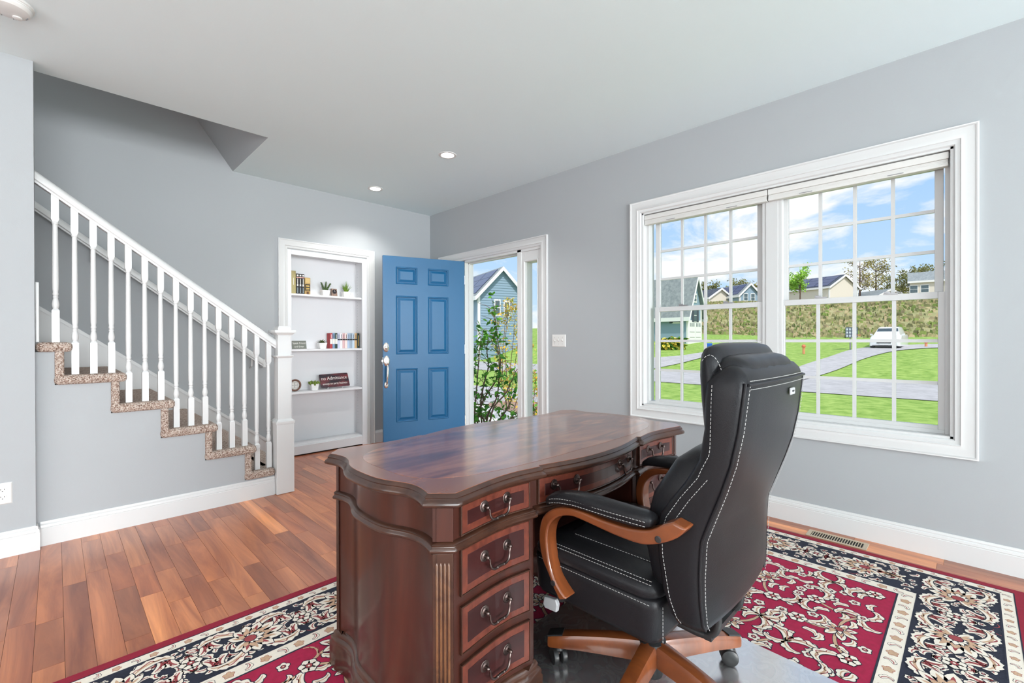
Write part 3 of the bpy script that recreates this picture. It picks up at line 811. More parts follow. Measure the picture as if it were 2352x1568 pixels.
# fluted pilasters on the canted corners
def pilaster(sx, sy):
    a = Vector((.678+.017, .990+.010)); b_ = Vector((.730+.010, .940+.017))
    if sx > 0: a.x, b_.x = 2*DXC-a.x, 2*DXC-b_.x
    if sy > 0: a.y, b_.y = 2*DYC-a.y, 2*DYC-b_.y
    c_ = (a+b_)/2; t_ = (b_-a).normalized(); n_ = Vector((sx, sy)).normalized(); w = .027
    def slab(bm, z0, z1, hw, d0, d1):
        vs = []
        for z in (z0, z1):
            for (u, d) in ((-hw, d0), (hw, d0), (hw, d1), (-hw, d1)):
                p = c_+t_*u+n_*d; vs.append((p.x, p.y, z))
        bm.add(vs, [(0, 1, 2, 3), (4, 5, 6, 7), (0, 1, 5, 4), (1, 2, 6, 5), (2, 3, 7, 6), (3, 0, 4, 7)])
    bm = MB(); slab(bm, .147, .606, w, -.006, .003)
    pil = bm.build('pilaster', M['desk_mould'], desk, bevel=.001)
    for q in (-1.5, -.5, .5, 1.5):
        p = c_+t_*(q*.0105)+n_*.0025
        MB().tube([(p.x, p.y, .165), (p.x, p.y, .172), (p.x, p.y, .575), (p.x, p.y, .582)], [.001, .0038, .0038, .001], 8).build('reed', M['desk_reed'], pil, smooth=60)
    bm = MB(); slab(bm, .637, .735, w, -.006, .0025); bm.build('corner_block', M['desk'], desk, bevel=.001)
for sx_ in (-1, 1):
    for sy_ in (-1, 1): pilaster(sx_, sy_)
# drawer fronts that follow the curve of the case
CURVE = [(x_, y_+.024) for x_, y_ in FRONT]
CMID = [(x_, y_+.024) for x_, y_ in MID] 
CMID = CMID + [(2*DXC-x_, y_) for x_, y_ in reversed(CMID[:-1])]
def yfr(X, mid=False, right=False):
    if mid: return interp(CMID, X)
    return interp(CURVE, 2*DXC-X if right else X)
def patch(name, m_, parent, xa, xb, za, zb, d0, d1, right=False, mid=False, n=12, cut=0):
    b = MB(); vs = []; fs = []
    rows = []
    for dd, cc in ((d0, 0), (d1-.0015, 0), (d1, .0015)):
        row = []
        for i in range(n+1):
            X = xa+cc+(xb-xa-2*cc)*i/n; Y = yfr(X, mid, right)-dd
            row.append([(X, Y, za+cc), (X, Y, zb-cc)])
        rows.append(row)
    for i in range(n):
        A, B, C_ = rows
        b.add([C_[i][0], C_[i+1][0], C_[i+1][1], C_[i][1]], [(0, 1, 2, 3)])
        for P0, P1 in ((A, B), (B, C_)):
            b.add([P0[i][1], P0[i+1][1], P1[i+1][1], P1[i][1]], [(0, 1, 2, 3)]); b.add([P0[i][0], P0[i+1][0], P1[i+1][0], P1[i][0]], [(3, 2, 1, 0)])
    for P0, P1 in ((rows[0], rows[1]), (rows[1], rows[2])):
        b.add([P0[0][0], P0[0][1], P1[0][1], P1[0][0]], [(0, 1, 2, 3)]); b.add([P0[n][0], P0[n][1], P1[n][1], P1[n][0]], [(3, 2, 1, 0)])
    return b.build(name, m_, parent, smooth=30)
def pull(parent, xc, zc, half=.0475, right=False, mid=False):
    b = MB()
    P = []
    for s in (-1, 1):
        X = xc+s*half; Y = yfr(X, mid, right)-.0095
        Rm = Matrix.Translation((X, Y, zc)) @ Matrix.Rotation(PI/2, 4, 'X')
        b.lathe([(.0165, 0), (.0165, .0016), (.014, .0026), (.012, .0020), (.0085, .0036), (.0055, .0045), (.004, .010), (.0055, .013), (.006, .017), (.004, .020), (.001, .021)], 18, Rm)
        P.append(Vector((X, Y-.015, zc)))
    a, e_ = P
    L = lambda u, dz, dy: a+(e_-a)*u+Vector((0, dy, dz))
    path = spline([L(-.035, .002, 0), L(.02, -.002, -.002), L(.065, -.010, -.003), L(.075, -.020, -.003), L(.12, -.031, -.004), L(.22, -.0375, -.005), L(.33, -.0385, -.005), L(.5, -.037, -.005), L(.67, -.0385, -.005), L(.78, -.0375, -.005), L(.88, -.031, -.004), L(.925, -.020, -.003), L(.935, -.010, -.003), L(.98, -.002, -.002), L(1.035, .002, 0)], 4)
    k = len(path)
    b.tube(path, [.0027+.0014*math.sin(PI*i/(k-1)) for i in range(k)], 8)
    for u in (.36, .64): b.sphere(L(u, -.0382, -.005), .0048, 8, 5)
    return b.build('pull', M['bronze'], parent, smooth=50)
def drawer(xa, xb, za, zb, right=False, mid=False, pulls=None):
    d = patch('drawer', M['desk_band'], desk, xa, xb, za, zb, -.01, .0085, right, mid)
    g = .0195
    patch('panel', M['desk_drawer'], d, xa+g, xb-g, za+g*.95, zb-g*.95, .004, .0092, right, mid)
    for (a0, a1, b0, b1) in ((xa-.002, xb+.002, za-.004, za), (xa-.002, xb+.002, zb, zb+.004), (xa-.004, xa, za-.004, zb+.004), (xb, xb+.004, za-.004, zb+.004)):
        patch('cock_bead', M['desk_mould'], d, a0, a1, b0, b1, -.004, .0105, right, mid, n=10 if a1-a0 > .02 else 1)
    for p_ in (pulls or [(xa+xb)/2]): pull(d, p_, (za+zb)/2+.012, right=right, mid=mid)
for right in (False, True):
    xa, xb = (.768, 1.040)
    if right: xa, xb = 2*DXC-xb, 2*DXC-xa
    for (za, zb) in ((.645, .722), (.483, .603), (.326, .447), (.170, .291)): drawer(xa, xb, za, zb, right)
drawer(1.092, 1.658, .645, .722, mid=True, pulls=[1.195, 1.555])

# ================================================================== the chair
CX_, CY_ = 1.405, .753
ch = thing('office_chair', (CX_, CY_, .018), 'black leather executive office chair with curved wooden arms at the desk', 'chair')
T = Matrix.Translation((CX_, CY_, 0))
def C3(x_, y_, z_): return (CX_+x_, CY_+y_, z_)
def stitches(name, parent, path, r=.0008, dash=.0065, gap=.0035):
    b = MB(); pts = [Vector(p) for p in path]; acc = 0; on = True; seg = [pts[0]]; need = dash
    for a, e_ in zip(pts, pts[1:]):
        d = (e_-a); L = d.length; s = 0
        if L < 1e-9: continue
        while s < L:
            st_ = min(need, L-s); p = a+d*((s+st_)/L); s += st_; need -= st_
            if on: seg.append(p)
            if need <= 1e-9:
                if on and len(seg) > 1: b.tube([seg[0], seg[-1]], r, 5)
                on = not on; need = dash if on else gap; seg = [p]
    return b.build(name, M['stitch'], parent)
def rrect(w, y0, y1, z, r, crown0=0, crown1=0, n=5, side=6):
    """rounded rectangle ring seen from above; y0 = rear, y1 = front; crowns bulge the long sides"""
    pts = []
    r = min(r, (y1-y0)/2*.98, w*.9)
    for (cx_, cy_, a0) in ((w-r, y1-r, 0), (-w+r, y1-r, 90), (-w+r, y0+r, 180), (w-r, y0+r, 270)):
        for i in range(n+1):
            a = R(a0+90*i/n); pts.append([cx_+r*math.cos(a), cy_+r*math.sin(a)])
        nx = {0: 1, 90: 2, 180: 3, 270: 0}[a0]
        if a0 in (0, 180):     # long side follows
            xs, xe = pts[-1][0], -pts[-1][0]
            for i in range(1, side): pts.append([xs+(xe-xs)*i/side, pts[-1][1] if i == 1 else pts[-2 if False else -1][1]])
    out = []
    for x_, y_ in pts:
        q = max(0, 1-(x_/w)**2)
        ym = (y0+y1)/2
        if y_ > ym+(y1-ym)*.5: y_ += crown1*q
        elif y_ < ym-(ym-y0)*.5: y_ -= crown0*q
        out.append(C3(x_, y_, z))
    return out
# star base
base = MB().lathe([(.034, .055), (.036, .060), (.036, .150), (.045, .155), (.045, .17), (.028, .175), (.028, .26), (.018, .262), (.018, .300)], 20, T).build('gas_column', M['black_plastic'], ch, smooth=40)
for k, aa in enumerate((116.6, -26.9, 45, 188.6, 261)):
    a = R(aa); dx, dy = math.cos(a), math.sin(a); px, py = -dy, dx
    rings = []
    for (r_, zt_, zb_, w) in ((.030, .168, .105, .030), (.06, .166, .104, .030), (.14, .156, .100, .0285), (.24, .140, .094, .027), (.31, .126, .086, .026), (.345, .118, .083, .0255), (.352, .114, .085, .023)):
        ring = []
        for (u, v) in ((-1, 0), (-1, .72), (-.75, 1), (0, 1.08), (.75, 1), (1, .72), (1, 0), (.8, -.08), (-.8, -.08)):
            ring.append(C3(dx*r_+px*u*w, dy*r_+py*u*w, zb_+(zt_-zb_)*v))
        rings.append(ring)
    lg = MB().loft(rings).build('base_leg', M['chair_wood'], ch, smooth=40)
    cap = []
    for (r_, z_, w) in ((.300, .1325, .0215), (.330, .126, .021), (.353, .1195, .0205)): cap.append([C3(dx*r_+px*u*w, dy*r_+py*u*w, z_+v) for (u, v) in ((-1, -.004), (-1, .0015), (1, .0015), (1, -.004))])
    MB().loft(cap).build('foot_pad', M['black_plastic'], lg)
    # twin-wheel caster
    cr_ = .318; cc = Vector(C3(dx*cr_, dy*cr_, 0)); tw = R(aa+(35 if k == 0 else (60 if k == 1 else 20)))
    wx = Vector((math.cos(tw), math.sin(tw), 0)); Zr = wx.to_track_quat('Z', 'Y').to_matrix().to_4x4()
    wheel = MB()
    for s in (-1, 1):
        Mx = Matrix.Translation(cc+Vector((0, 0, .0466))+wx*(s*.016)) @ Zr
        wheel.lathe([(.008, -.011), (.022, -.011), (.0275, -.008), (.0285, -.003), (.0285, .003), (.0275, .008), (.022, .011), (.008, .0115), (.004, .0115)], 24, Mx)
    cs = wheel.build('caster', M['black_plastic'], lg, smooth=45)
    MB().tube([cc+Vector((0, 0, .052)), cc+Vector((0, 0, .094))], .0075, 10).build('stem', M['bronze'], cs)
    MB().lathe([(.018, .066), (.021, .072), (.018, .080), (.010, .084)], 16, Matrix.Translation((cc.x, cc.y, 0))).build('hood', M['black_plastic'], cs, smooth=40)
# tilt mechanism and lever
mech = MB().box(CX_-.11, CX_+.11, CY_-.12, CY_+.16, .285, .335).build('tilt_mechanism', M['black_plastic'], ch, bevel=.012)
lv = MB().tube([C3(-.10, .10, .31), C3(-.21, .16, .325), C3(-.262, .190, .328)], .006, 8)
lv.build('tilt_lever', M['black_plastic'], mech, smooth=60)
pd = MB().prism([(-.020, 0), (-.024, .012), (-.018, .020), (.026, .016), (.030, .004), (.024, -.002)], lambda u, v, d: C3(-.262-d, .205+u*1.1, .295+v*2.0), 0, .016)
pdo = pd.build('paddle', M['silver'], mech, bevel=.003)
MB().tube([C3(-.250, .165, .352), C3(-.280, .162, .352)], .014, 12).build('pivot_cap', M['black_plastic'], mech, smooth=40)
# back support bar
bbp = spline([C3(-.09, -.10, .322), C3(-.09, -.20, .318), C3(-.09, -.235, .332), C3(-.09, -.250, .37), C3(-.088, -.245, .44)], 6)
bb = MB(); 
for s in (0, .18): bb.tube([p+Vector((s, 0, 0)) for p in bbp], .011, 8)
bb.box(CX_-.10, CX_+.10, CY_-.235, CY_-.215, .312, .328)
bb.build('back_support', M['black_plastic'], ch, smooth=60)
# seat: boxed base and crowned cushion
sr = []
for (z_, w, y0, y1, r_) in ((.330, .235, -.130, .255, .03), (.334, .262, -.148, .278, .035), (.352, .272, -.155, .286, .04), (.430, .275, -.158, .292, .045), (.452, .274, -.157, .294, .045), (.4555, .270, -.153, .290, .045)):
    sr.append(rrect(w, y0, y1, z_, r_))
seat = MB().loft(sr).build('seat', M['leather'], ch, smooth=70)
cu = []
for (z_, w, y0, y1, r_, c1) in ((.452, .266, -.150, .286, .05, 0), (.460, .273, -.156, .294, .055, 0), (.476, .276, -.158, .298, .06, 0), (.492, .270, -.154, .292, .06, 0), (.503, .252, -.142, .272, .06, 0), (.509, .215, -.12, .235, .06, 0), (.512, .12, -.07, .13, .06, 0)):
    cu.append(rrect(w, y0, y1, z_, r_))
cush = MB().loft(cu).build('seat_cushion', M['leather'], seat, smooth=80)
ins = []
for (z_, w, y0, y1, r_) in ((.495, .175, -.13, .225, .05), (.511, .172, -.128, .222, .05), (.519, .155, -.115, .205, .05), (.522, .10, -.08, .14, .05)):
    ins.append(rrect(w, y0, y1, z_, r_))
MB().loft(ins).build('seat_inset', M['leather'], seat, smooth=80)
stitches('stitching', seat, [C3(-.2762, y_, .4485) for y_ in [i*.02-.14 for i in range(21)]])
stitches('stitching', seat, [C3(-.265, -.140+i*.02, .4985) for i in range(20)])
stitches('stitching', seat, [C3(-.255, -.136+i*.02, .5035) for i in range(20)])
stitches('stitching', seat, [C3(-.171, -.11+i*.02, .514) for i in range(16)])
stitches('stitching', seat, [C3(-.235, -.1585, .338+i*.01) for i in range(11)])
# backrest shell
YRE = [(.395, -.262), (.42, -.273), (.565, -.271), (.655, -.276), (.72, -.300), (.79, -.326), (.86, -.348), (.94, -.364), (1.06, -.378), (1.10, -.372)]
YFR = [(.395, -.195), (.48, -.170), (.60, -.152), (.66, -.150), (.70, -.162), (.76, -.200), (.82, -.245), (.884, -.276), (1.0, -.278), (1.06, -.280), (1.10, -.305)]
br = []
for (z_, w, r_, cr_, dy0, dy1) in ((.400, .150, .02, .006, .022, -.02), (.403, .205, .022, .010, .010, -.01), (.415, .240, .024, .016, .003, 0), (.44, .258, .026, .022, 0, 0), (.50, .270, .028, .028, 0, 0), (.58, .274, .030, .030, 0, 0), (.66, .275, .030, .026, 0, 0), (.70, .275, .030, .022, 0, 0), (.74, .274, .030, .018, 0, 0), (.80, .273, .030, .014, 0, 0), (.86, .272, .030, .012, 0, 0), (.94, .271, .030, .012, 0, 0), (1.02, .270, .030, .012, 0, 0), (1.055, .268, .030, .012, 0, 0), (1.078, .262, .028, .010, .004, -.006), (1.094, .250, .026, .006, .014, -.014), (1.102, .225, .02, .004, .028, -.022)):
    br.append(rrect(w, interp(YRE, z_)+dy0, interp(YFR, z_)+dy1, z_, r_, cr_, 0))
back = MB().loft(br).build('backrest', M['leather'], ch, smooth=75)
def rear(x_, z_, off=0): 
    return C3(x_, interp(YRE, z_)-off, z_)
zs = [.42+i*.02 for i in range(33)]
def wz(z_): return interp([(.40, .15), (.403, .205), (.415, .240), (.44, .258), (.50, .270), (.58, .274), (.70, .275), (.86, .272), (1.06, .267), (1.1, .24)], z_)
for s in (-1, 1):
    path = [C3(s*(wz(z_)-.012), interp(YRE, z_)+.001, z_) for z_ in zs]
    MB().tube(path, .0038, 8).build('piping', M['leather'], back, smooth=60)
    stitches('stitching', back, [C3(s*(wz(z_)-.021), interp(YRE, z_)-.0042-interp([(.4, .002), (.6, .006), (.9, .003)], z_), z_) for z_ in zs])
    stitches('stitching', back, [C3(s*(wz(z_)+.0006), interp(YFR, z_)+(-.026 if z_ < .84 else -.024), z_) for z_ in zs])
    stitches('stitching', back, [C3(s*(wz(z_)+.0006), interp(YFR, z_)-.050, z_) for z_ in [.67+i*.01 for i in range(16)]])
topp = [C3(x_, -.3805-.012*(1-(x_/.27)**2), 1.056) for x_ in [-.25+.02*i for i in range(26)]]
MB().tube(topp, .0038, 8).build('piping', M['leather'], back, smooth=60)
stitches('stitching', back, [Vector(p)+Vector((0, -.0032, .010)) for p in topp])
stitches('stitching', back, [Vector(p)+Vector((0, -.0045, -.010)) for p in topp])
# padded roll over the top edge, headrest pillow, lumbar cushion
rl = []
for i in range(15):
    u = -1+2*i/14; x_ = u*.244; q = math.sqrt(max(0, 1-abs(u)**6)); rz, ry_ = .034*q+.004, .046*q+.004
    ring = []
    for j in range(16):
        a = 2*PI*j/16; pk = 1+.035*math.sin(i*2.7+j*.9)
        ring.append(C3(x_, -.318+ry_*math.cos(a)*pk, 1.088+rz*math.sin(a)*pk))
    rl.append(ring)
MB().loft(rl).build('top_roll', M['leather'], back, smooth=85)
hp_ = []
for i in range(17):
    u = -1+2*i/16; x_ = u*.252; q = math.sqrt(max(0, 1-abs(u)**5))
    ring = []
    for j in range(20):
        a = 2*PI*j/20; ca, sa = math.cos(a), math.sin(a)
        yy = .040*math.copysign(abs(ca)**.7, ca)*(.25+.75*q); zz = .148*math.copysign(abs(sa)**.65, sa)*(.72+.28*q)
        ring.append(C3(x_, -.290+yy+.012*(zz/.148), 1.008+zz))
    hp_.append(ring)
head = MB().loft(hp_).build('headrest', M['leather'], back, smooth=85)
stitches('stitching', head, [C3(-.2465, -.290+.039*math.cos(R(aa)), 1.008+.118*math.sin(R(aa))) for aa in range(60, 200, 6)])
stitches('stitching', head, [C3(x_, -.278, 1.1572) for x_ in [-.2+.02*i for i in range(21)]])
lm = []
for (z_, w, y0, y1) in ((.47, .20, -.22, -.150), (.50, .235, -.22, -.115), (.62, .245, -.24, -.095), (.74, .245, -.27, -.125), (.84, .235, -.30, -.185), (.87, .20, -.30, -.22)):
    lm.append(rrect(w, y0, y1, z_, .04, 0, .012))
MB().loft(lm).build('lumbar_cushion', M['leather'], back, smooth=80)
bdg = at(1812, 897, Y=.372)
bd = MB().box(bdg.x-.022, bdg.x+.022, .361, .3665, bdg.z-.010, bdg.z+.010).build('badge', M['silver'], back, bevel=.003)
bs = MB()
for q in (-.008, .0, .008): bs.box(bdg.x+q-.002, bdg.x+q+.002, .3602, .3612, bdg.z-.003+abs(q)*.2, bdg.z+.003)
bs.build('emblem', M['black_plastic'], bd)
# arms
ARM = [(-.263, .703), (-.241, .676), (-.203, .651), (-.157, .632), (-.118, .627), (-.057, .629), (-.006, .634), (.044, .639), (.081, .641), (.106, .637), (.136, .626), (.160, .607), (.177, .583), (.184, .553), (.183, .519), (.174, .470), (.157, .431), (.128, .400), (.108, .385), (.135, .372), (.158, .400), (.178, .435), (.205, .478), (.216, .527), (.214, .573), (.200, .609), (.172, .636), (.140, .652), (.097, .661), (.048, .663), (-.006, .659), (-.057, .658), (-.108, .660), (-.157, .670), (-.182, .683), (-.203, .698), (-.229, .711)]
arm_s = [(p.x, p.y) for p in spline([(a, b_, 0) for a, b_ in ARM[:18]], 3)][:-1] + ARM[17:20] + [(p.x, p.y) for p in spline([(a, b_, 0) for a, b_ in ARM[20:]], 3)]
for s in (-1, 1):
    xo, xi = s*.322, s*.270
    ab_ = MB().prism(arm_s, lambda u, v, d: C3(d, u, v), min(xo, xi), max(xo, xi))
    arm = ab_.build('armrest', M['chair_wood'], ch, smooth=35, bevel=.006, seg=3)
    for (yy, zz) in ((-.190, .657), (.158, .415)):
        MB().lathe([(.009, 0), (.009, .0012), (.007, .002)], 16, Matrix.Translation(C3(xo, yy, zz)) @ Matrix.Rotation(s*PI/2, 4, 'Y')).build('bolt_cap', M['black_plastic'], arm)
    xc = s*.296; rg = []
    for (yy, zb, zt_, w) in ((.196, .640, .655, .012), (.188, .650, .675, .024), (.168, .656, .690, .028), (.13, .660, .702, .030), (.08, .664, .710, .031), (.02, .664, .713, .031), (-.05, .661, .712, .030), (-.11, .663, .711, .030), (-.145, .668, .711, .029), (-.163, .675, .706, .025), (-.169, .684, .698, .014)):
        ring = []
        for j in range(16):
            a = 2*PI*j/16; ca, sa = math.cos(a), math.sin(a)
            ring.append(C3(xc+w*math.copysign(abs(ca)**.75, ca), yy, (zb+zt_)/2+(zt_-zb)/2*math.copysign(abs(sa)**.75, sa)))
        rg.append(ring)
    pad = MB().loft(rg).build('arm_pad', M['leather'], arm, smooth=80)
    xs_ = xc+s*.0302
    for dz in (.002, -.010):
        stitches('stitching', pad, [C3(xs_-s*abs(dz)*.05, yy, interp([(-.16, .690), (-.05, .687), (.08, .687), (.13, .681), (.168, .672), (.188, .662)], yy)+dz) for yy in [-.155+.015*i for i in range(23)]])
# ================================================================== the rug
rr = random.Random(21)
RX0, RX1, RY0, RY1, RZ = -.52, 3.112, -.178, 2.192, .0120
rug = thing('area_rug', ((RX0+RX1)/2, (RY0+RY1)/2, 0), 'red persian rug with navy and cream floral borders under the desk', 'rug')
MB().box(RX0, RX1, RY0, RY1, .0005, RZ-.0014).build('backing', M['rug_edge'], rug, bevel=.003)
def ringband(name, m_, ins0, ins1, z, t_=.0012):
    b = MB()
    a = (RX0+ins0, RX1-ins0, RY0+ins0, RY1-ins0); c_ = (RX0+ins1, RX1-ins1, RY0+ins1, RY1-ins1)
    q = lambda r_, zz: [(r_[0], r_[2], zz), (r_[1], r_[2], zz), (r_[1], r_[3], zz), (r_[0], r_[3], zz)]
    b.loft([q(a, z-t_), q(a, z), q(c_, z), q(c_, z-t_)], caps=False)
    return b.build(name, m_, rug)
E1, E2, E3, E4 = .045, .092, .352, .416       # cream guard, navy border, cream guard, field
ringband('outer_band', M['rug_edge'], .001, E1, RZ)
ringband('guard_band', M['rug_cream'], E1, E2, RZ)
ringband('main_border', M['rug_navy'], E2, E3, RZ)
ringband('guard_band', M['rug_cream'], E3, E4, RZ)
MB().box(RX0+E4, RX1-E4, RY0+E4, RY1-E4, RZ-.0012, RZ).build('field', M['rug_red'], rug)
LAY = {k: MB() for k in ('rug_navy', 'rug_cream', 'rug_tan', 'rug_rust', 'rug_red')}
def put(poly, key, z):
    n = len(poly)
    LAY[key].add([(x_, y_, z) for x_, y_ in poly], [tuple(range(n))])
class Mot:
    """one woven motif: local outline -> rug position"""
    def __init__(self, x_, y_, ang, sc=1, flip=1, lv=0):
        self.x, self.y, self.c, self.s, self.k, self.f = x_, y_, math.cos(ang), math.sin(ang), sc, flip
        self.z = RZ+.0001+lv*.0006
    def tr(self, p):
        u, v = p[0]*self.k, p[1]*self.k*self.f
        return (self.x+u*self.c-v*self.s, self.y+u*self.s+v*self.c)
    def sh(self, poly, fill='rug_cream', line='rug_navy', w=.0035, dz=0):
        P_ = [self.tr(p) for p in poly]
        if not inside(P_): return
        if line: put(offset(P_, w), line, self.z+dz*.4)
        put(P_, fill, self.z+.00015+dz*.4)
BOUND = [0, 0, 0, 0]
def inside(P_):
    return all(BOUND[0] <= p[0] <= BOUND[1] and BOUND[2] <= p[1] <= BOUND[3] for p in P_)
def curl(L=.13, W=.034, bend=2.6, lobes=5, n=22):
    """a curled acanthus leaf: spine of growing curvature, scalloped on its outer side"""
    x_, y_, a = 0, 0, 0; sp = []
    for i in range(n+1):
        t_ = i/n; sp.append((x_, y_, a)); a += bend/n*(0.4+1.2*t_); x_ += L/n*math.cos(a); y_ += L/n*math.sin(a)
    o, inn, mid = [], [], []
    for i, (px, py, pa) in enumerate(sp):
        t_ = i/n; w = W*(math.sin(PI*min(1, t_*.92+.06))**.7)*(1-.35*t_)
        lob = .72+.66*abs(math.sin(PI*lobes*t_))**.7
        nx, ny = math.sin(pa), -math.cos(pa)
        o.append((px+nx*w*.62*lob, py+ny*w*.62*lob)); inn.append((px-nx*w*.34, py-ny*w*.34)); mid.append((px+nx*w*.10, py+ny*w*.10))
    return o+inn[::-1], mid
def stroke(pts, w):
    a, b_ = [], []
    k = len(pts)
    for i in range(k):
        p, q = Vector(pts[max(i-1, 0)]), Vector(pts[min(i+1, k-1)]); t_ = (q-p)
        if t_.length < 1e-9: t_ = Vector((1, 0))
        t_.normalize(); ww = w*(1-.5*abs(2*i/(k-1)-1)**2)
        a.append((pts[i][0]-t_.y*ww, pts[i][1]+t_.x*ww)); b_.append((pts[i][0]+t_.y*ww, pts[i][1]-t_.x*ww))
    return a+b_[::-1]
def petal(L, W, a=0, x0=0, n=6):
    P_ = []
    for s in (1, -1):
        for i in range(n+1):
            t_ = i/n if s == 1 else 1-i/n
            w = W*math.sin(PI*t_**1.3)**.8; u = x0+L*t_; v = s*w
            P_.append((u*math.cos(a)-v*math.sin(a), u*math.sin(a)+v*math.cos(a)))
    return P_
def leafmot(m_, L, W, bend, lobes=5, line='rug_navy', vein='rug_tan'):
    o, mid = curl(L, W, bend, lobes); m_.sh(o, line=line)
    k = len(mid); m_.sh(stroke(mid[2:k-2], W*.10), vein, None, dz=.0003)
    if W > .03: m_.sh(stroke([(p[0]+W*.20*math.sin(i*.9), p[1]-W*.2) for i, p in enumerate(mid[3:k-4])], W*.055), 'rug_rust', None, dz=.0003)
def rosette(m_, r_, n=6, fill='rug_cream', core='rug_rust', line='rug_navy'):
    for i in range(n): m_.sh(petal(r_, r_*.40, 2*PI*i/n), fill, line, w=.003)
    m_.sh([(r_*.32*math.cos(2*PI*j/10), r_*.32*math.sin(2*PI*j/10)) for j in range(10)], core, 'rug_navy', w=.0025, dz=.0005)
    m_.sh([(r_*.13*math.cos(2*PI*j/6), r_*.13*math.sin(2*PI*j/6)) for j in range(6)], 'rug_cream', None, dz=.0010)
def palmette(m_, r_, n=9, line='rug_navy'):
    for ring, (rad, wd, fill, spread) in enumerate(((r_, .20, 'rug_cream', 2.5), (r_*.64, .20, 'rug_tan', 2.2), (r_*.42, .18, 'rug_cream', 1.6))):
        k = n-2*ring
        for i in range(k):
            a = -spread+2*spread*i/(k-1); L = rad*(1-.34*abs(a)/spread)
            m_.sh(petal(L, L*wd, a), fill, line, w=.003, dz=.0004*ring)
            if ring == 0: m_.sh(petal(L*.62, L*.06, a, L*.2), 'rug_rust' if i % 2 else 'rug_tan', None, dz=.0003)
    m_.sh([(r_*.17*math.cos(2*PI*j/10), r_*.17*math.sin(2*PI*j/10)) for j in range(10)], 'rug_rust', 'rug_navy', w=.003, dz=.0015)
def scatter(x0, x1, y0, y1, dmin, tries):
    P_ = []
    for _ in range(tries):
        p = (rr.uniform(x0, x1), rr.uniform(y0, y1))
        if all((p[0]-q[0])**2+(p[1]-q[1])**2 > dmin*dmin for q in P_): P_.append(p)
    return P_
# field: vines, palmettes, rosettes, curling leaves
fx0, fx1, fy0, fy1 = RX0+E4, RX1-E4, RY0+E4, RY1-E4
BOUND[:] = [fx0+.005, fx1-.005, fy0+.005, fy1-.005]
cen = scatter(fx0+.06, fx1-.06, fy0+.06, fy1-.06, .138, 9000)
for i, p in enumerate(cen):
    near = sorted(cen, key=lambda q: (q[0]-p[0])**2+(q[1]-p[1])**2)[1:3]
    for q in near:
        if q < p: continue
        d = Vector(q)-Vector(p); nrm = Vector((-d.y, d.x))*rr.choice((-.28, .28)); mid = (Vector(p)+Vector(q))/2+nrm
        pts = [tuple((1-t_)**2*Vector(p)+2*t_*(1-t_)*mid+t_*t_*Vector(q)) for t_ in [j/12 for j in range(13)]]
        mm = Mot(0, 0, 0); mm.sh(stroke(pts, .0058), 'rug_tan', 'rug_navy', w=.0022)
for i, p in enumerate(cen):
    a = rr.uniform(0, 2*PI); ty = i % 4; lv = 1+(i % 3)
    if ty == 0: palmette(Mot(p[0], p[1], a, lv=lv), rr.uniform(.066, .082), 7)
    elif ty == 1:
        rosette(Mot(p[0], p[1], a, lv=lv+1), .036, 6)
        for f in (1, -1): leafmot(Mot(p[0]+.030*f*math.cos(a), p[1]+.030*f*math.sin(a), a+(0 if f > 0 else PI), lv=lv), .125, .036, 2.8)
    elif ty == 2:
        for q in (0, 2.1, 4.2): leafmot(Mot(p[0]+.012*math.cos(a+q), p[1]+.012*math.sin(a+q), a+q, flip=1, lv=lv), .105, .033, 2.3, 4)
        rosette(Mot(p[0], p[1], a, lv=lv+1), .022, 5)
    else:
        for f in (1, -1): leafmot(Mot(p[0], p[1], a+f*.3, flip=f, lv=lv), .13, .040, 2.4, 6)
        for f in (1, -1): leafmot(Mot(p[0], p[1], a+PI+f*.5, flip=f, lv=lv), .085, .028, 2.0, 4)
fill_ = scatter(fx0+.04, fx1-.04, fy0+.04, fy1-.04, .047, 14000)
for i, p in enumerate(fill_):
    if min((p[0]-q[0])**2+(p[1]-q[1])**2 for q in cen) < .062**2: continue
    a = rr.uniform(0, 2*PI)
    if i % 3: leafmot(Mot(p[0], p[1], a, flip=rr.choice((1, -1))), .065, .024, 2.2, 3)
    else: rosette(Mot(p[0], p[1], a), .023, 5)
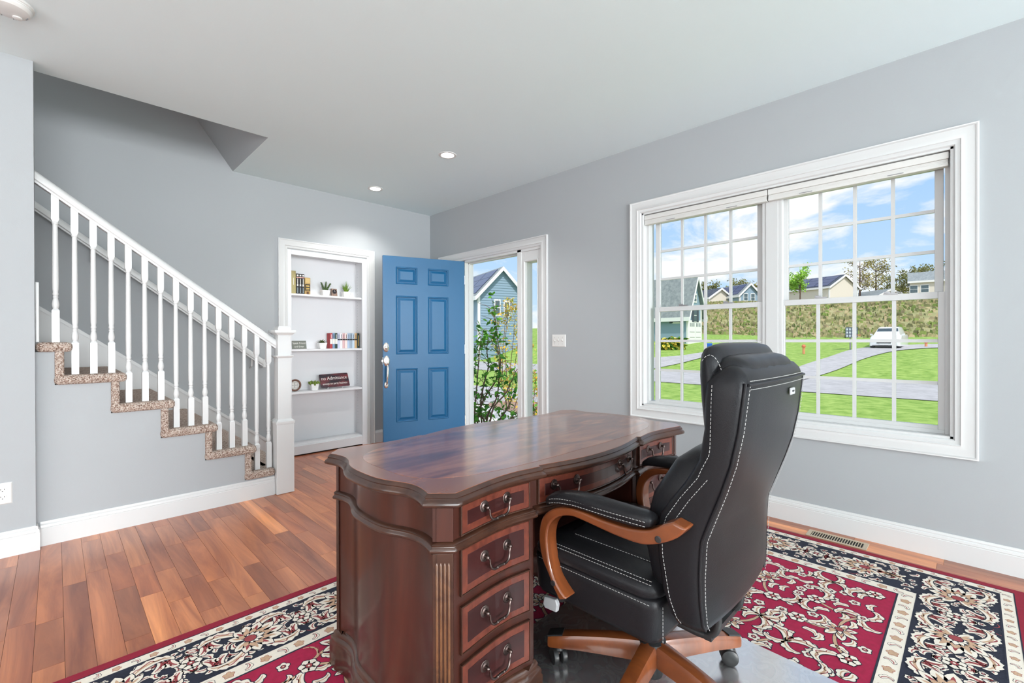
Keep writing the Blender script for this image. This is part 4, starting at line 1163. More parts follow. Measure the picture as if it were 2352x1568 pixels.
# borders: long sides and short sides, motifs on a measured repeat
def border(x0, x1, y0, y1):
    BOUND[:] = [x0+.004, x1-.004, y0+.004, y1-.004]
    horiz = (x1-x0) > (y1-y0); L = (x1-x0) if horiz else (y1-y0); n = max(1, round(L/.40)); wd = (y1-y0) if horiz else (x1-x0)
    P_ = lambda t_, s: ((x0+t_, (y0+y1)/2+s) if horiz else ((x0+x1)/2+s, y0+t_))
    base = 0 if horiz else PI/2
    for i in range(n):
        t_ = L*(i+.5)/n; up_s = 1 if i % 2 else -1
        x_, y_ = P_(t_, 0); palmette(Mot(x_, y_, base+(PI if i % 2 else 0), lv=3), wd*.47, 11)
        # long acanthus sprays that sweep round each palmette
        for s in (1, -1):
            for d in (1, -1):
                x_, y_ = P_(t_+d*.030, s*wd*.20)
                leafmot(Mot(x_, y_, base+(s*.95 if d > 0 else PI-s*.95), flip=-s*d, lv=2), .150, .044, 2.0, 7, vein='rug_tan')
                x_, y_ = P_(t_+d*.085, s*wd*.12)
                leafmot(Mot(x_, y_, base+(s*.55 if d > 0 else PI-s*.55), flip=s*d, lv=1), .105, .034, 2.5, 5, vein='rug_rust')
        t2 = L*(i+1)/n
        for s in (1, -1):
            for (dt, ds, an, ll, ww) in ((-.055, .045, 2.4, .15, .040), (.055, .045, .7, .15, .040), (-.02, .02, 1.9, .085, .028), (.02, .02, 1.2, .085, .028)):
                x_, y_ = P_(t2+dt*.5, s*ds*.5)
                leafmot(Mot(x_, y_, base+(an if s > 0 else -an), flip=(1 if (an < PI/2) == (s > 0) else -1), lv=1), ll*.66, ww, 2.3, 5, line='rug_navy', vein='rug_rust')
        x_, y_ = P_(t2, 0); rosette(Mot(x_, y_, 0, lv=4), .036, 6)
    for p in scatter(x0+.014, x1-.014, y0+.014, y1-.014, .034, 7000):
        t_ = (p[0]-x0) if horiz else (p[1]-y0); f = (t_/L*n) % 1
        s = (p[1]-(y0+y1)/2) if horiz else (p[0]-(x0+x1)/2)
        if rr.random() < .66: leafmot(Mot(p[0], p[1], rr.uniform(0, 6.3), flip=rr.choice((1, -1))), .054, .021, 2.4, 3, vein='rug_rust')
        else: rosette(Mot(p[0], p[1], rr.uniform(0, 6)), .014, 5, core='rug_rust')
bx0, bx1, by0, by1 = RX0+E2, RX1-E2, RY0+E2, RY1-E2; bw_ = E3-E2
border(bx0, bx1, by1-bw_, by1); border(bx0, bx1, by0, by0+bw_)
border(bx1-bw_, bx1, by0+bw_, by1-bw_); border(bx0, bx0+bw_, by0+bw_, by1-bw_)
# guard bands: rosettes on a wavy line
def guard(ins0, ins1, step, r_):
    m_ = (ins0+ins1)/2
    for (xa, ya, xb, yb) in ((RX0+m_, RY1-m_, RX1-m_, RY1-m_), (RX0+m_, RY0+m_, RX1-m_, RY0+m_), (RX1-m_, RY0+m_, RX1-m_, RY1-m_)):
        BOUND[:] = [-9, 9, -9, 9]
        L = math.hypot(xb-xa, yb-ya); n = int(L/step); ux, uy = (xb-xa)/L, (yb-ya)/L
        for i in range(n):
            t_ = L*(i+.5)/n; x_, y_ = xa+ux*t_, ya+uy*t_
            m = Mot(x_, y_, math.atan2(uy, ux)+rr.uniform(-.3, .3))
            if i % 2: 
                for q in range(5): m.sh(petal(r_, r_*.36, 2*PI*q/5), 'rug_tan', 'rug_rust', w=.0014)
            else:
                o, mid = curl(r_*2.3, r_*.9, 2.6, 3); m.f = 1 if i % 4 else -1
                m.sh([(p[0]-r_*.7, p[1]-r_*.5) for p in o], 'rug_cream', 'rug_navy', w=.0016)
                m.sh(stroke([(p[0]-r_*.7, p[1]-r_*.5) for p in mid], r_*.1), 'rug_rust', None, dz=.0003)
guard(E1, E2, .052, .013); guard(E3, E4, .058, .019)
for ins, w in ((E1, .0022), (E2, .0030), (E3, .0030), (E4, .0034)):
    ringband('outline_band', M['rug_navy'], ins-w, ins+w, RZ+.0004, .0004)
for k, b in LAY.items():
    if b.v:
        o = b.build('woven_pattern', M[k], rug, fix=False); o['kind'] = 'stuff'

# ---- clear chair mat with a lip that runs into the kneehole
mm = bpy.data.materials.new('clear_vinyl'); mm.use_nodes = True; t = mm.node_tree; t.nodes.remove(t.nodes['Principled BSDF']); out = t.nodes['Material Output']
tr = node(t, 'ShaderNodeBsdfTransparent'); tr.inputs[0].default_value = (.86, .86, .9, 1)
gl = node(t, 'ShaderNodeBsdfGlossy'); gl.inputs['Roughness'].default_value = .2; gl.inputs['Color'].default_value = (1, .98, .95, 1)
df = node(t, 'ShaderNodeBsdfDiffuse'); df.inputs['Color'].default_value = (.75, .76, .78, 1)  # white share stands in for window glare on the mat
fr_ = node(t, 'ShaderNodeLayerWeight'); fr_.inputs['Blend'].default_value = .64
m1 = node(t, 'ShaderNodeMixShader'); m1.inputs[0].default_value = .20; t.links.new(tr.outputs[0], m1.inputs[1]); t.links.new(df.outputs[0], m1.inputs[2])
m2 = node(t, 'ShaderNodeMixShader'); t.links.new(fr_.outputs['Facing'], m2.inputs[0]); t.links.new(m1.outputs[0], m2.inputs[1]); t.links.new(gl.outputs[0], m2.inputs[2]); t.links.new(m2.outputs[0], out.inputs[0])
mp_ = [(.98, -.25), (1.82, -.25), (1.868, .66), (1.862, .85), (1.62, .87), (1.62, 1.25), (1.13, 1.25), (1.13, .87), (.98, .85)]
mat_o = MB().prism(mp_, XY, RZ+.0039, RZ+.0058).build('chair_mat', mm, origin=(1.4, .5, RZ+.0039), bevel=.0008)
tag(mat_o, 'clear plastic floor mat under the office chair', 'chair mat')
# ================================================================== things on the bookcase shelves
def text_mesh(body, size, m_, mapf, parent, name='lettering', width=None, align='CENTER', depth=.0004):
    cu_ = bpy.data.curves.new(name, 'FONT'); cu_.body = body; cu_.size = size; cu_.align_x = align; cu_.align_y = 'CENTER'; cu_.extrude = depth
    o = bpy.data.objects.new(name, cu_); COL.objects.link(o)
    dg = bpy.context.evaluated_depsgraph_get(); dg.update()
    me = bpy.data.meshes.new_from_object(o.evaluated_get(dg)); bpy.data.objects.remove(o)
    xs = [v.co.x for v in me.vertices]; k = 1
    if width and xs: k = width/(max(xs)-min(xs))
    b = MB(); b.add([mapf(v.co.x*k, v.co.y, v.co.z) for v in me.vertices], [tuple(p.vertices) for p in me.polygons])
    bpy.data.meshes.remove(me)
    return b.build(name, m_, parent)
def colm(name, r_, g_, b_, rough=.6): 
    return mat(name, srgb(r_, g_, b_), rough)
M['paper'] = colm('book_pages', 226, 218, 200, .9)
M['ink_white'] = colm('ink_white', 232, 230, 224); M['ink_black'] = colm('ink_black', 24, 24, 26); M['ink_gold'] = colm('ink_gold', 206, 172, 92)
def book(x0, x1, z0, h, dp, cover, label, group, bands, lines=()):
    """hardback standing upright, spine to the room; bands = [(z0, z1, material)] as parts of h"""
    yb_ = 4.915
    t_ = thing('book', ((x0+x1)/2, yb_+dp/2, z0), label, 'book', group)
    w = x1-x0
    cv = MB()
    ring = lambda z_: [(x0, yb_+dp, z_), (x0, yb_+.004, z_), (x0+w*.25, yb_+.0005, z_), (x0+w*.5, yb_, z_), (x0+w*.75, yb_+.0005, z_), (x1, yb_+.004, z_), (x1, yb_+dp, z_), (x1-.002, yb_+dp, z_), (x1-.002, yb_+.006, z_), (x0+.002, yb_+.006, z_), (x0+.002, yb_+dp, z_)]
    cv.loft([ring(z0), ring(z0+h)]); cv.build('cover', cover, t_)
    MB().box(x0+.002, x1-.002, yb_+.006, yb_+dp-.004, z0+.003, z0+h-.004).build('pages', M['paper'], t_)
    for (a, e_, m_) in bands:
        MB().box(x0+w*.06, x1-w*.06, yb_-.0007, yb_+.003, z0+h*a, z0+h*e_).build('spine_band', m_, t_)
    for (a, e_, u0, u1, m_) in lines:
        MB().box(x0+w*u0, x0+w*u1, yb_-.0011, yb_, z0+h*a, z0+h*e_).build('spine_title', m_, t_)
    return t_
Z3, Z2, Z1 = SHZ[3], SHZ[2], SHZ[1]
gt = 'books on the top shelf'
tan_ = colm('cover_tan', 170, 158, 110); blk = colm('cover_black', 34, 32, 34); gold = colm('cover_gold', 178, 146, 88); pink = colm('band_pink', 222, 168, 160)
book(1.712, 1.760, Z3+.0005, .242, .09, tan_, 'tall khaki book, leftmost and tallest on the top shelf', gt, [(.93, .935, M['ink_gold'])], [(.40, .70, .46, .56, M['ink_white'])])
for i in range(3):
    x0 = 1.7635+i*.0276
    book(x0, x0+.0265, Z3+.0005, .216, .085, blk, ['black paperback with white title, next to the tall khaki book', 'black paperback with white title, middle one of the three black books', 'black paperback with white title, next to the gold and black book'][i], gt,
         [(.80, .84, pink)], [(.88, .95, .2, .8, M['ink_white']), (.52, .76, .4, .62, M['ink_white']), (.40, .50, .25, .75, M['ink_white']), (.08, .34, .3, .7, colm('spine_grey', 128, 140, 146))])
book(1.849, 1.906, Z3+.0005, .183, .085, gold, 'thick gold and black book, rightmost on the top shelf', gt, [(.25, .62, M['ink_black'])], [(.48, .56, .2, .8, M['ink_gold']), (.36, .41, .2, .8, M['ink_gold']), (.28, .32, .2, .8, M['ink_gold']), (.05, .2, .3, .7, colm('brown_mark', 96, 62, 36)), (.7, .95, .12, .88, colm('gold_light', 204, 176, 116))])
gm = 'row of books on the middle shelf'
cols = [('red', (178, 62, 66), 'red'), ('b2', (120, 150, 178), 'slate blue'), ('g3', (40, 62, 54), 'dark green'), ('l4', (196, 200, 222), 'lavender'), ('w5', (232, 230, 232), 'white'), ('p6', (214, 176, 178), 'dusty pink'), ('c7', (236, 218, 212), 'cream'), ('b8', (170, 188, 212), 'pale blue'), ('g9', (150, 164, 178), 'blue grey'), ('b10', (186, 204, 220), 'ice blue'), ('t11', (196, 160, 112), 'tan'), ('k12', (32, 50, 44), 'blackish green')]
x0 = 2.112
for i, (nm, c_, word) in enumerate(cols):
    w = .0282
    m_ = colm('cover_'+nm, *c_)
    bands = [(.54, .62, M['ink_black'])] if 0 < i < 11 else ([(.3, .62, M['ink_white'])] if i == 0 else [])
    if i in (1, 2): bands = [(.30, .62, M['ink_white'])]
    lines = [(.66, .92, .42, .60, M['ink_black'] if i not in (0, 2, 11) else M['ink_white'])]
    if i == 11: lines = [(.15, .85, .40, .60, M['ink_gold'])]
    pos = 'at the left end of' if i == 0 else ('at the right end of' if i == 11 else 'in')
    book(x0, x0+w-.0006, Z2+.0005, .168, .08, m_, '%s hardback %s the middle shelf row' % (word, pos), gm, bands, lines)
    x0 += w
# pots with small plants
potm = colm('white_ceramic', 238, 236, 234, .4); soil = colm('soil', 60, 46, 34, .95)
def pot(name, x_, y_, z_, w, h, label):
    t_ = thing(name, (x_, y_, z_), label, 'potted plant', 'small potted plants on the shelves')
    b = MB(); n = 4
    def sqr(hw, zz): return [(x_+hw*u, y_+hw*v, zz) for u, v in ((-1, -.8), (-.8, -1), (.8, -1), (1, -.8), (1, .8), (.8, 1), (-.8, 1), (-1, .8))]
    b.loft([sqr(w*.36, z_), sqr(w*.5, z_+h), sqr(w*.46, z_+h), sqr(w*.42, z_+h-.008)]); b.build('pot', potm, t_)
    MB().loft([sqr(w*.40, z_+h-.010), sqr(w*.43, z_+h-.006)]).build('soil', soil, t_)
    return t_
def blade(b, base, tip, w, bow, n=5):
    base, tip = Vector(base), Vector(tip); d = tip-base; sd_ = d.cross(Vector((0, 0, 1)))
    if sd_.length < 1e-6: sd_ = Vector((1, 0, 0))
    sd_.normalize(); up_ = sd_.cross(d).normalized(); vs = []; fs = []
    for i in range(n+1):
        t_ = i/n; c_ = base+d*t_+up_*(bow*math.sin(PI*t_*.9)); ww = w*(1-t_)**.6*(.7+.6*math.sin(PI*min(t_+.1, 1)))
        vs += [c_-sd_*ww, c_+up_*(-ww*.35), c_+sd_*ww]
    for i in range(n):
        a = i*3
        fs += [(a, a+1, a+4, a+3), (a+1, a+2, a+5, a+4)]
    b.add(vs, fs)
rp_ = random.Random(5)
g1, g2, g3, g4 = colm('leaf_dark', 66, 92, 42), colm('leaf_lime', 120, 156, 48), colm('leaf_olive', 84, 100, 52), colm('leaf_cactus', 108, 128, 42)
p = pot('potted_succulent', 2.060, 4.915, Z3+.0005, .088, .062, 'white pot with three knobbly upright green stems on the top shelf')
for (dx, dz, lx) in ((-.042, .082, -.6), (.012, .095, .05), (.062, .080, .7)):
    sb = MB(); st_ = Vector((2.060+lx*.012, 4.915, Z3+.055)); en = Vector((2.060+dx, 4.915, Z3+.065+dz)); 
    sb.tube([st_, (st_+en)/2+Vector((-.004*lx, 0, 0)), en], [.008, .007, .004], 8)
    for k in range(9):
        q = st_+(en-st_)*(k/9+.05)
        for s in (0, 1, 2): 
            a = k*1.1+s*2.1; sb.sphere((q.x+.009*math.cos(a), q.y+.009*math.sin(a), q.z), .0075*(1-k*.05), 6, 4, sc=(1, 1, .7))
    sb.build('stem', g1, p, smooth=60)
p = pot('potted_spiky_plant', 2.292, 4.915, Z3+.0005, .086, .062, 'white pot with spiky lime green leaves on the top shelf')
for k in range(34):
    a = rp_.uniform(0, 2*PI); q = rp_.uniform(.1, 1); sb = MB()
    blade(sb, (2.292+.012*math.cos(a), 4.915+.012*math.sin(a), Z3+.052), (2.292+.092*q*math.cos(a), 4.915+.075*q*math.sin(a), Z3+.072+.115*(1.15-q*.75)), .0052, .008); sb.build('leaf', g2, p)
p = pot('potted_echeveria', 2.024, 4.915, Z2+.0005, .088, .062, 'white pot with a flat green rosette on the middle shelf')
for k in range(20):
    a = k*2.4; q = .02+.045*(k/20); sb = MB()
    blade(sb, (2.024+.004*math.cos(a), 4.915+.004*math.sin(a), Z2+.056), (2.024+q*1.2*math.cos(a), 4.915+q*math.sin(a), Z2+.058+.046*(1-k/24)), .0105, .007); sb.build('leaf', g3, p)
p = pot('potted_cactus', 1.938, 4.915, Z1+.0005, .086, .066, 'white pot with plump yellow green leaves on the bottom shelf')
for k in range(17):
    a = k*2.4; q = .010+.038*math.sqrt(k/17); sb = MB(); c_ = Vector((1.938+q*1.15*math.cos(a), 4.915+q*math.sin(a), Z1+.082-.018*(k/17)))
    d = Vector((math.cos(a)*q*12, math.sin(a)*q*12, .9)).normalized()
    sb.tube([c_-d*.022, c_-d*.008, c_+d*.010, c_+d*.020], [.004, .0105, .0105, .002], 8); sb.build('leaf', g4, p, smooth=60)
# small wooden block clock
t_ = thing('desk_clock', (2.156, 4.915, Z3+.0005), 'small brown block clock between two potted plants', 'clock')
MB().prism([(2.122, 0), (2.190, 0), (2.186, .088), (2.126, .088)], lambda u, v, d: (u, d+v*.12, Z3+.0005+v), 4.895, 4.925).build('block', wood('walnut_block', srgb(120, 96, 84), srgb(164, 138, 122), .5, 20), t_, bevel=.002)
MB().lathe([(.024, 0), (.024, .003), (.021, .004), (.020, .002), (.001, .002)], 24, Matrix.Translation((2.156, 4.9015, Z3+.056)) @ Matrix.Rotation(PI/2-.12, 4, 'X')).build('dial', colm('dial_dark', 44, 40, 44, .3), t_)
hb_ = MB(); hb_.box(2.1552, 2.1568, 4.896, 4.8975, Z3+.056, Z3+.072); hb_.box(2.156, 2.167, 4.896, 4.8975, Z3+.0552, Z3+.0568); hb_.build('hand', M['ink_white'], t_)
# grey sign
t_ = thing('plaque', (1.789, 4.915, Z2+.0005), 'small grey sign with white lettering on the middle shelf', 'sign')
SG = lambda u, v, d: (1.789+u, 4.905+.25*(v+.043)-d, Z2+.044+v*.97)
MB().prism([(-.073, -.043), (.073, -.043), (.073, .043), (-.073, .043)], SG, -.006, 0).build('board', colm('sign_grey', 112, 116, 108), t_, bevel=.0015)
text_mesh('Speak Friend', .026, M['ink_white'], lambda u, v, d: SG(u, v+.017, d+.0006), t_, width=.126)
text_mesh('and Enter', .026, M['ink_white'], lambda u, v, d: SG(u, v-.019, d+.0006), t_, width=.098)
# dark tin sign on a clear easel
t_ = thing('tin_sign', (2.165, 4.915, Z1+.0005), 'dark red and black sign about party business, leaning on the bottom shelf', 'sign')
sm_ = bpy.data.materials.new('sign_print'); sm_.use_nodes = True; t = sm_.node_tree; b = t.nodes['Principled BSDF']
c = node(t, 'ShaderNodeTexCoord'); n1 = node(t, 'ShaderNodeTexNoise'); n1.inputs['Scale'].default_value = 14; n1.inputs['Detail'].default_value = 4
mpn = node(t, 'ShaderNodeMapping'); mpn.inputs['Scale'].default_value = (.5, 1, 1.4); t.links.new(c.outputs['Object'], mpn.inputs[0]); t.links.new(mpn.outputs[0], n1.inputs['Vector'])
rp = node(t, 'ShaderNodeValToRGB'); rp.color_ramp.elements[0].position = .40; rp.color_ramp.elements[0].color = srgb(50, 42, 50); rp.color_ramp.elements[1].position = .68; rp.color_ramp.elements[1].color = srgb(132, 58, 62)
t.links.new(n1.outputs['Fac'], rp.inputs[0]); t.links.new(rp.outputs[0], b.inputs['Base Color']); b.inputs['Roughness'].default_value = .35
ca_, sa_ = math.cos(-.035), math.sin(-.035)
SG2 = lambda u, v, d: (2.164+u*ca_-v*sa_*.4-v*.12, 4.905+.22*(v+.075)-d, Z1+.088+(v*.97+u*sa_*-.5))
rc_ = []
for (cx_, cy_, a0) in ((.148, .062, 0), (-.148, .062, 90), (-.148, -.062, 180), (.148, -.062, 270)):
    for i in range(5): rc_.append((cx_+.012*math.cos(R(a0+22.5*i)), cy_+.012*math.sin(R(a0+22.5*i))))
MB().prism(rc_, SG2, -.003, 0).build('board', sm_, t_)
text_mesh('no Admittance', .050, M['ink_white'], lambda u, v, d: SG2(u, v+.026, d+.0006), t_, width=.280)
text_mesh('except on party business', .032, M['ink_white'], lambda u, v, d: SG2(u, v-.033, d+.0006), t_, width=.272)
cl = colm('clear_easel', 206, 208, 212, .15)
for dx in (-.085, .075):
    MB().tube([(2.164+dx, 4.95, Z1+.08), (2.164+dx, 4.93, Z1+.012), (2.164+dx, 4.892, Z1+.005), (2.164+dx, 4.886, Z1+.018)], .004, 6).build('easel_foot', cl, t_)
# round medallion clock behind the newel
t_ = thing('round_clock', (1.748, 4.92, Z1+.0005), 'round brown-rimmed medallion half hidden by the newel post', 'clock')
Rm = Matrix.Translation((1.748, 4.93, Z1+.063)) @ Matrix.Rotation(PI/2, 4, 'X')
rim = []
for j in range(40):
    a = 2*PI*j/40; rim.append((1.748+.053*math.cos(a), 4.92, Z1+.063+.053*math.sin(a)))
rm_ = MB().tube(rim, [.0088+.0012*(j % 2) for j in range(40)], 8, closed=True); rm_.build('rim', wood('rim_brown', srgb(84, 54, 44), srgb(130, 88, 70), .45, 30), t_, smooth=60)
MB().lathe([(.050, -.004), (.050, .002)], 36, Rm).build('face', colm('clock_face', 226, 222, 216), t_)
for q in range(4):
    a0 = PI/4+q*PI/2; cc = (1.748+.021*math.cos(a0), Z1+.063+.021*math.sin(a0))
    MB().tube([(cc[0]+.016*math.cos(2*PI*j/16), 4.926, cc[1]+.016*math.sin(2*PI*j/16)) for j in range(16)], .0012, 6, closed=True).build('scroll', M['bracket'], t_)
MB().tube([(1.748+.0465*math.cos(2*PI*j/32), 4.927, Z1+.063+.0465*math.sin(2*PI*j/32)) for j in range(32)], .0011, 6, closed=True).build('scroll', colm('ring_rust', 168, 112, 92), t_)
# ================================================================== outside
ro = random.Random(11)
def smooth(a, b_, x_):
    t_ = max(0, min(1, (x_-a)/(b_-a))); return t_*t_*(3-2*t_)
def gz(X, Y):
    """height of the ground outside, seen from the floor of the room"""
    z_ = -.62
    z_ += .074*max(0, min(X, 50)-25) * smooth(25, 29, X)
    z_ += 4.6*smooth(50, 74, X)*smooth(46, 30, Y) + .012*max(0, X-74)
    z_ += .055*max(0, min(Y, 40)-10)*smooth(25, 31, X)
    return z_
def gpx(px, py, dmax=140):
    """where the sight line of a photo pixel meets the ground"""
    d = fw + rt*((px-1176)/F_PX) - up*((py-784)/F_PX); s = 4.0
    while s < dmax:
        p = Vector((0, 0, CAM_H))+d*s
        if p.z <= gz(p.x, p.y): return Vector((p.x, p.y, gz(p.x, p.y)))
        s += .05
    return Vector((p.x, p.y, gz(p.x, p.y)))
def noisecol(name, c0, c1, scale, rough=.95, bump=0, lo=.35, hi=.65, stretch=(1, 1, 1)):
    m = bpy.data.materials.new(name); m.use_nodes = True; t = m.node_tree; b = t.nodes['Principled BSDF']
    c = node(t, 'ShaderNodeTexCoord'); mpn = node(t, 'ShaderNodeMapping'); mpn.inputs['Scale'].default_value = stretch; t.links.new(c.outputs['Object'], mpn.inputs[0])
    n = node(t, 'ShaderNodeTexNoise'); n.inputs['Scale'].default_value = scale; n.inputs['Detail'].default_value = 8; n.inputs['Roughness'].default_value = .65
    t.links.new(mpn.outputs[0], n.inputs['Vector'])
    rp = node(t, 'ShaderNodeValToRGB'); rp.color_ramp.elements[0].position = lo; rp.color_ramp.elements[1].position = hi; rp.color_ramp.elements[0].color = c0; rp.color_ramp.elements[1].color = c1
    t.links.new(n.outputs['Fac'], rp.inputs[0]); t.links.new(rp.outputs[0], b.inputs['Base Color']); b.inputs['Roughness'].default_value = rough; b.inputs['Specular IOR Level'].default_value = .2
    if bump:
        bp = node(t, 'ShaderNodeBump'); bp.inputs['Strength'].default_value = bump; bp.inputs['Distance'].default_value = .03
        t.links.new(n.outputs['Fac'], bp.inputs['Height']); t.links.new(bp.outputs[0], b.inputs['Normal'])
    return m
M['lawn'] = noisecol('lawn_grass', srgb(116, 152, 62), srgb(164, 190, 100), 3.0, bump=.3)
M['hill'] = noisecol('hill_grass', srgb(126, 134, 84), srgb(182, 172, 130), .55, bump=.4, lo=.3, hi=.7)
M['asphalt'] = noisecol('asphalt', srgb(168, 166, 166), srgb(190, 188, 188), 2.5)
M['concrete'] = noisecol('concrete', srgb(208, 204, 198), srgb(226, 222, 216), 3)
M['mulch'] = noisecol('mulch', srgb(120, 88, 72), srgb(196, 168, 150), 14, bump=.6)
M['siding_blue'] = mat('siding_blue', srgb(142, 166, 186), .8); M['siding_cream'] = mat('siding_cream', srgb(224, 216, 204), .8); M['siding_white'] = mat('siding_white', srgb(224, 224, 226), .8)
M['roof_grey'] = noisecol('shingles_grey', srgb(128, 136, 138), srgb(158, 164, 164), 3); M['roof_dark'] = noisecol('shingles_dark', srgb(70, 76, 86), srgb(92, 98, 108), 2)
M['solar'] = mat('solar_cell', srgb(52, 58, 92), .2); M['white_ext'] = mat('white_exterior', srgb(240, 240, 240), .6)
M['win_ext'] = mat('window_far', srgb(86, 104, 112), .15); M['shutter'] = mat('shutter_dark', srgb(70, 78, 90), .7)
M['bark'] = mat('bark', srgb(104, 82, 68), .9, bump=.5, bscale=60); M['bark2'] = mat('twig', srgb(122, 92, 76), .9)
# ground
b = MB(); xs = [XO+.001, 4.2, 5, 6.5, 8, 10, 12, 14, 16, 18, 20, 22, 24, 25, 26, 27, 28, 29, 30, 31]+[31+1.5*i for i in range(1, 31)]+[78, 84, 92, 105, 130, 170]
ys = [-40+2.5*i for i in range(0, 17)]+[2.5*i for i in range(1, 33)]+[90, 110, 150]
NY_ = len(ys); hill_f, lawn_f = [], []
for X in xs:
    for Y in ys: b.v.append(Vector((X, Y, gz(X, Y)+(.12*math.sin(X*.9+Y*.31)*math.sin(Y*.53) if X > 50 else 0))))
for i in range(len(xs)-1):
    for j in range(NY_-1):
        b.f.append([i*NY_+j, (i+1)*NY_+j, (i+1)*NY_+j+1, i*NY_+j+1]); b.m.append(1 if xs[i] >= 50.4 else 0)
o = b.build('lawn', [M['lawn'], M['hill']], smooth=180); tag(o, 'green lawn outside with a rough grassy hill beyond the street', 'lawn', kind='stuff')
def strip(name, m_, A, B, label, cat, dz=.02, n=14, kind='structure'):
    """paved surface between two photo edges, laid on the ground"""
    PA = spline([(p[0], p[1], 0) for p in A], n); PB = spline([(p[0], p[1], 0) for p in B], n); k = min(len(PA), len(PB)); w = 6
    b = MB(); rows = []
    for i in range(k):
        a, c_ = gpx(PA[i].x, PA[i].y), gpx(PB[i].x, PB[i].y)
        rows.append([(a+(c_-a)*(j/w)) for j in range(w+1)])
    for r_ in rows:
        for p in r_: b.v.append(Vector((p.x, p.y, gz(p.x, p.y)+dz)))
    for i in range(k-1):
        for j in range(w): b.f.append([i*(w+1)+j, i*(w+1)+j+1, (i+1)*(w+1)+j+1, (i+1)*(w+1)+j]); b.m.append(0)
    o = b.build(name, m_, smooth=180)
    o['kind'] = kind; o['label'] = label
    return o
b = MB(); SY = [-40+4*i for i in range(45)]
for Y in SY:
    for X in (17.75, 21, 24.6): b.v.append(Vector((X+.15*math.sin(Y*.08), Y, gz(X, Y)+.02)))
for i in range(len(SY)-1):
    for j in range(2): b.f.append([i*3+j, i*3+j+1, (i+1)*3+j+1, (i+1)*3+j]); b.m.append(0)
struct(b.build('street', M['asphalt'], smooth=180), 'pale grey street crossing the lawn')
strip('driveway', M['asphalt'], [(1790, 862), (1850, 838), (1900, 822), (1960, 803), (2030, 796), (2110, 792), (2200, 790)], [(1800, 884), (1868, 868), (1925, 850), (1985, 825), (2050, 808), (2120, 801), (2210, 798)], 'grey driveway curving uphill to the parked car', 'driveway', dz=.045)
strip('driveway_far', M['asphalt'], [(1500, 822), (1560, 818), (1600, 812), (1640, 806)], [(1490, 850), (1560, 836), (1610, 823), (1650, 813)], 'grey driveway before the blue house', 'driveway', dz=.045)
strip('driveway_near', M['asphalt'], [(1040, 884), (1110, 888), (1200, 896), (1262, 902)], [(1030, 934), (1110, 930), (1200, 936), (1270, 950)], 'asphalt drive beyond the lilac bush', 'driveway', dz=.03)
strip('front_walk', M['concrete'], [(1030, 936), (1110, 934), (1150, 944), (1215, 958), (1262, 968)], [(1000, 1010), (1090, 1010), (1160, 1010), (1230, 1020), (1280, 1030)], 'pale concrete walk outside the front door', 'walk', dz=.035)
mu = strip('mulch_bed', M['mulch'], [(1122, 930), (1160, 926), (1210, 928), (1262, 930)], [(1124, 937), (1160, 947), (1215, 960), (1262, 966)], 'brown mulch bed beside the front walk', 'mulch', dz=.06)
# porch slab just outside the door
struct(MB().box(XO+.001, 5.0, 2.6, 5.0, -.62, -.05).build('porch_slab', M['concrete']), 'concrete porch step')

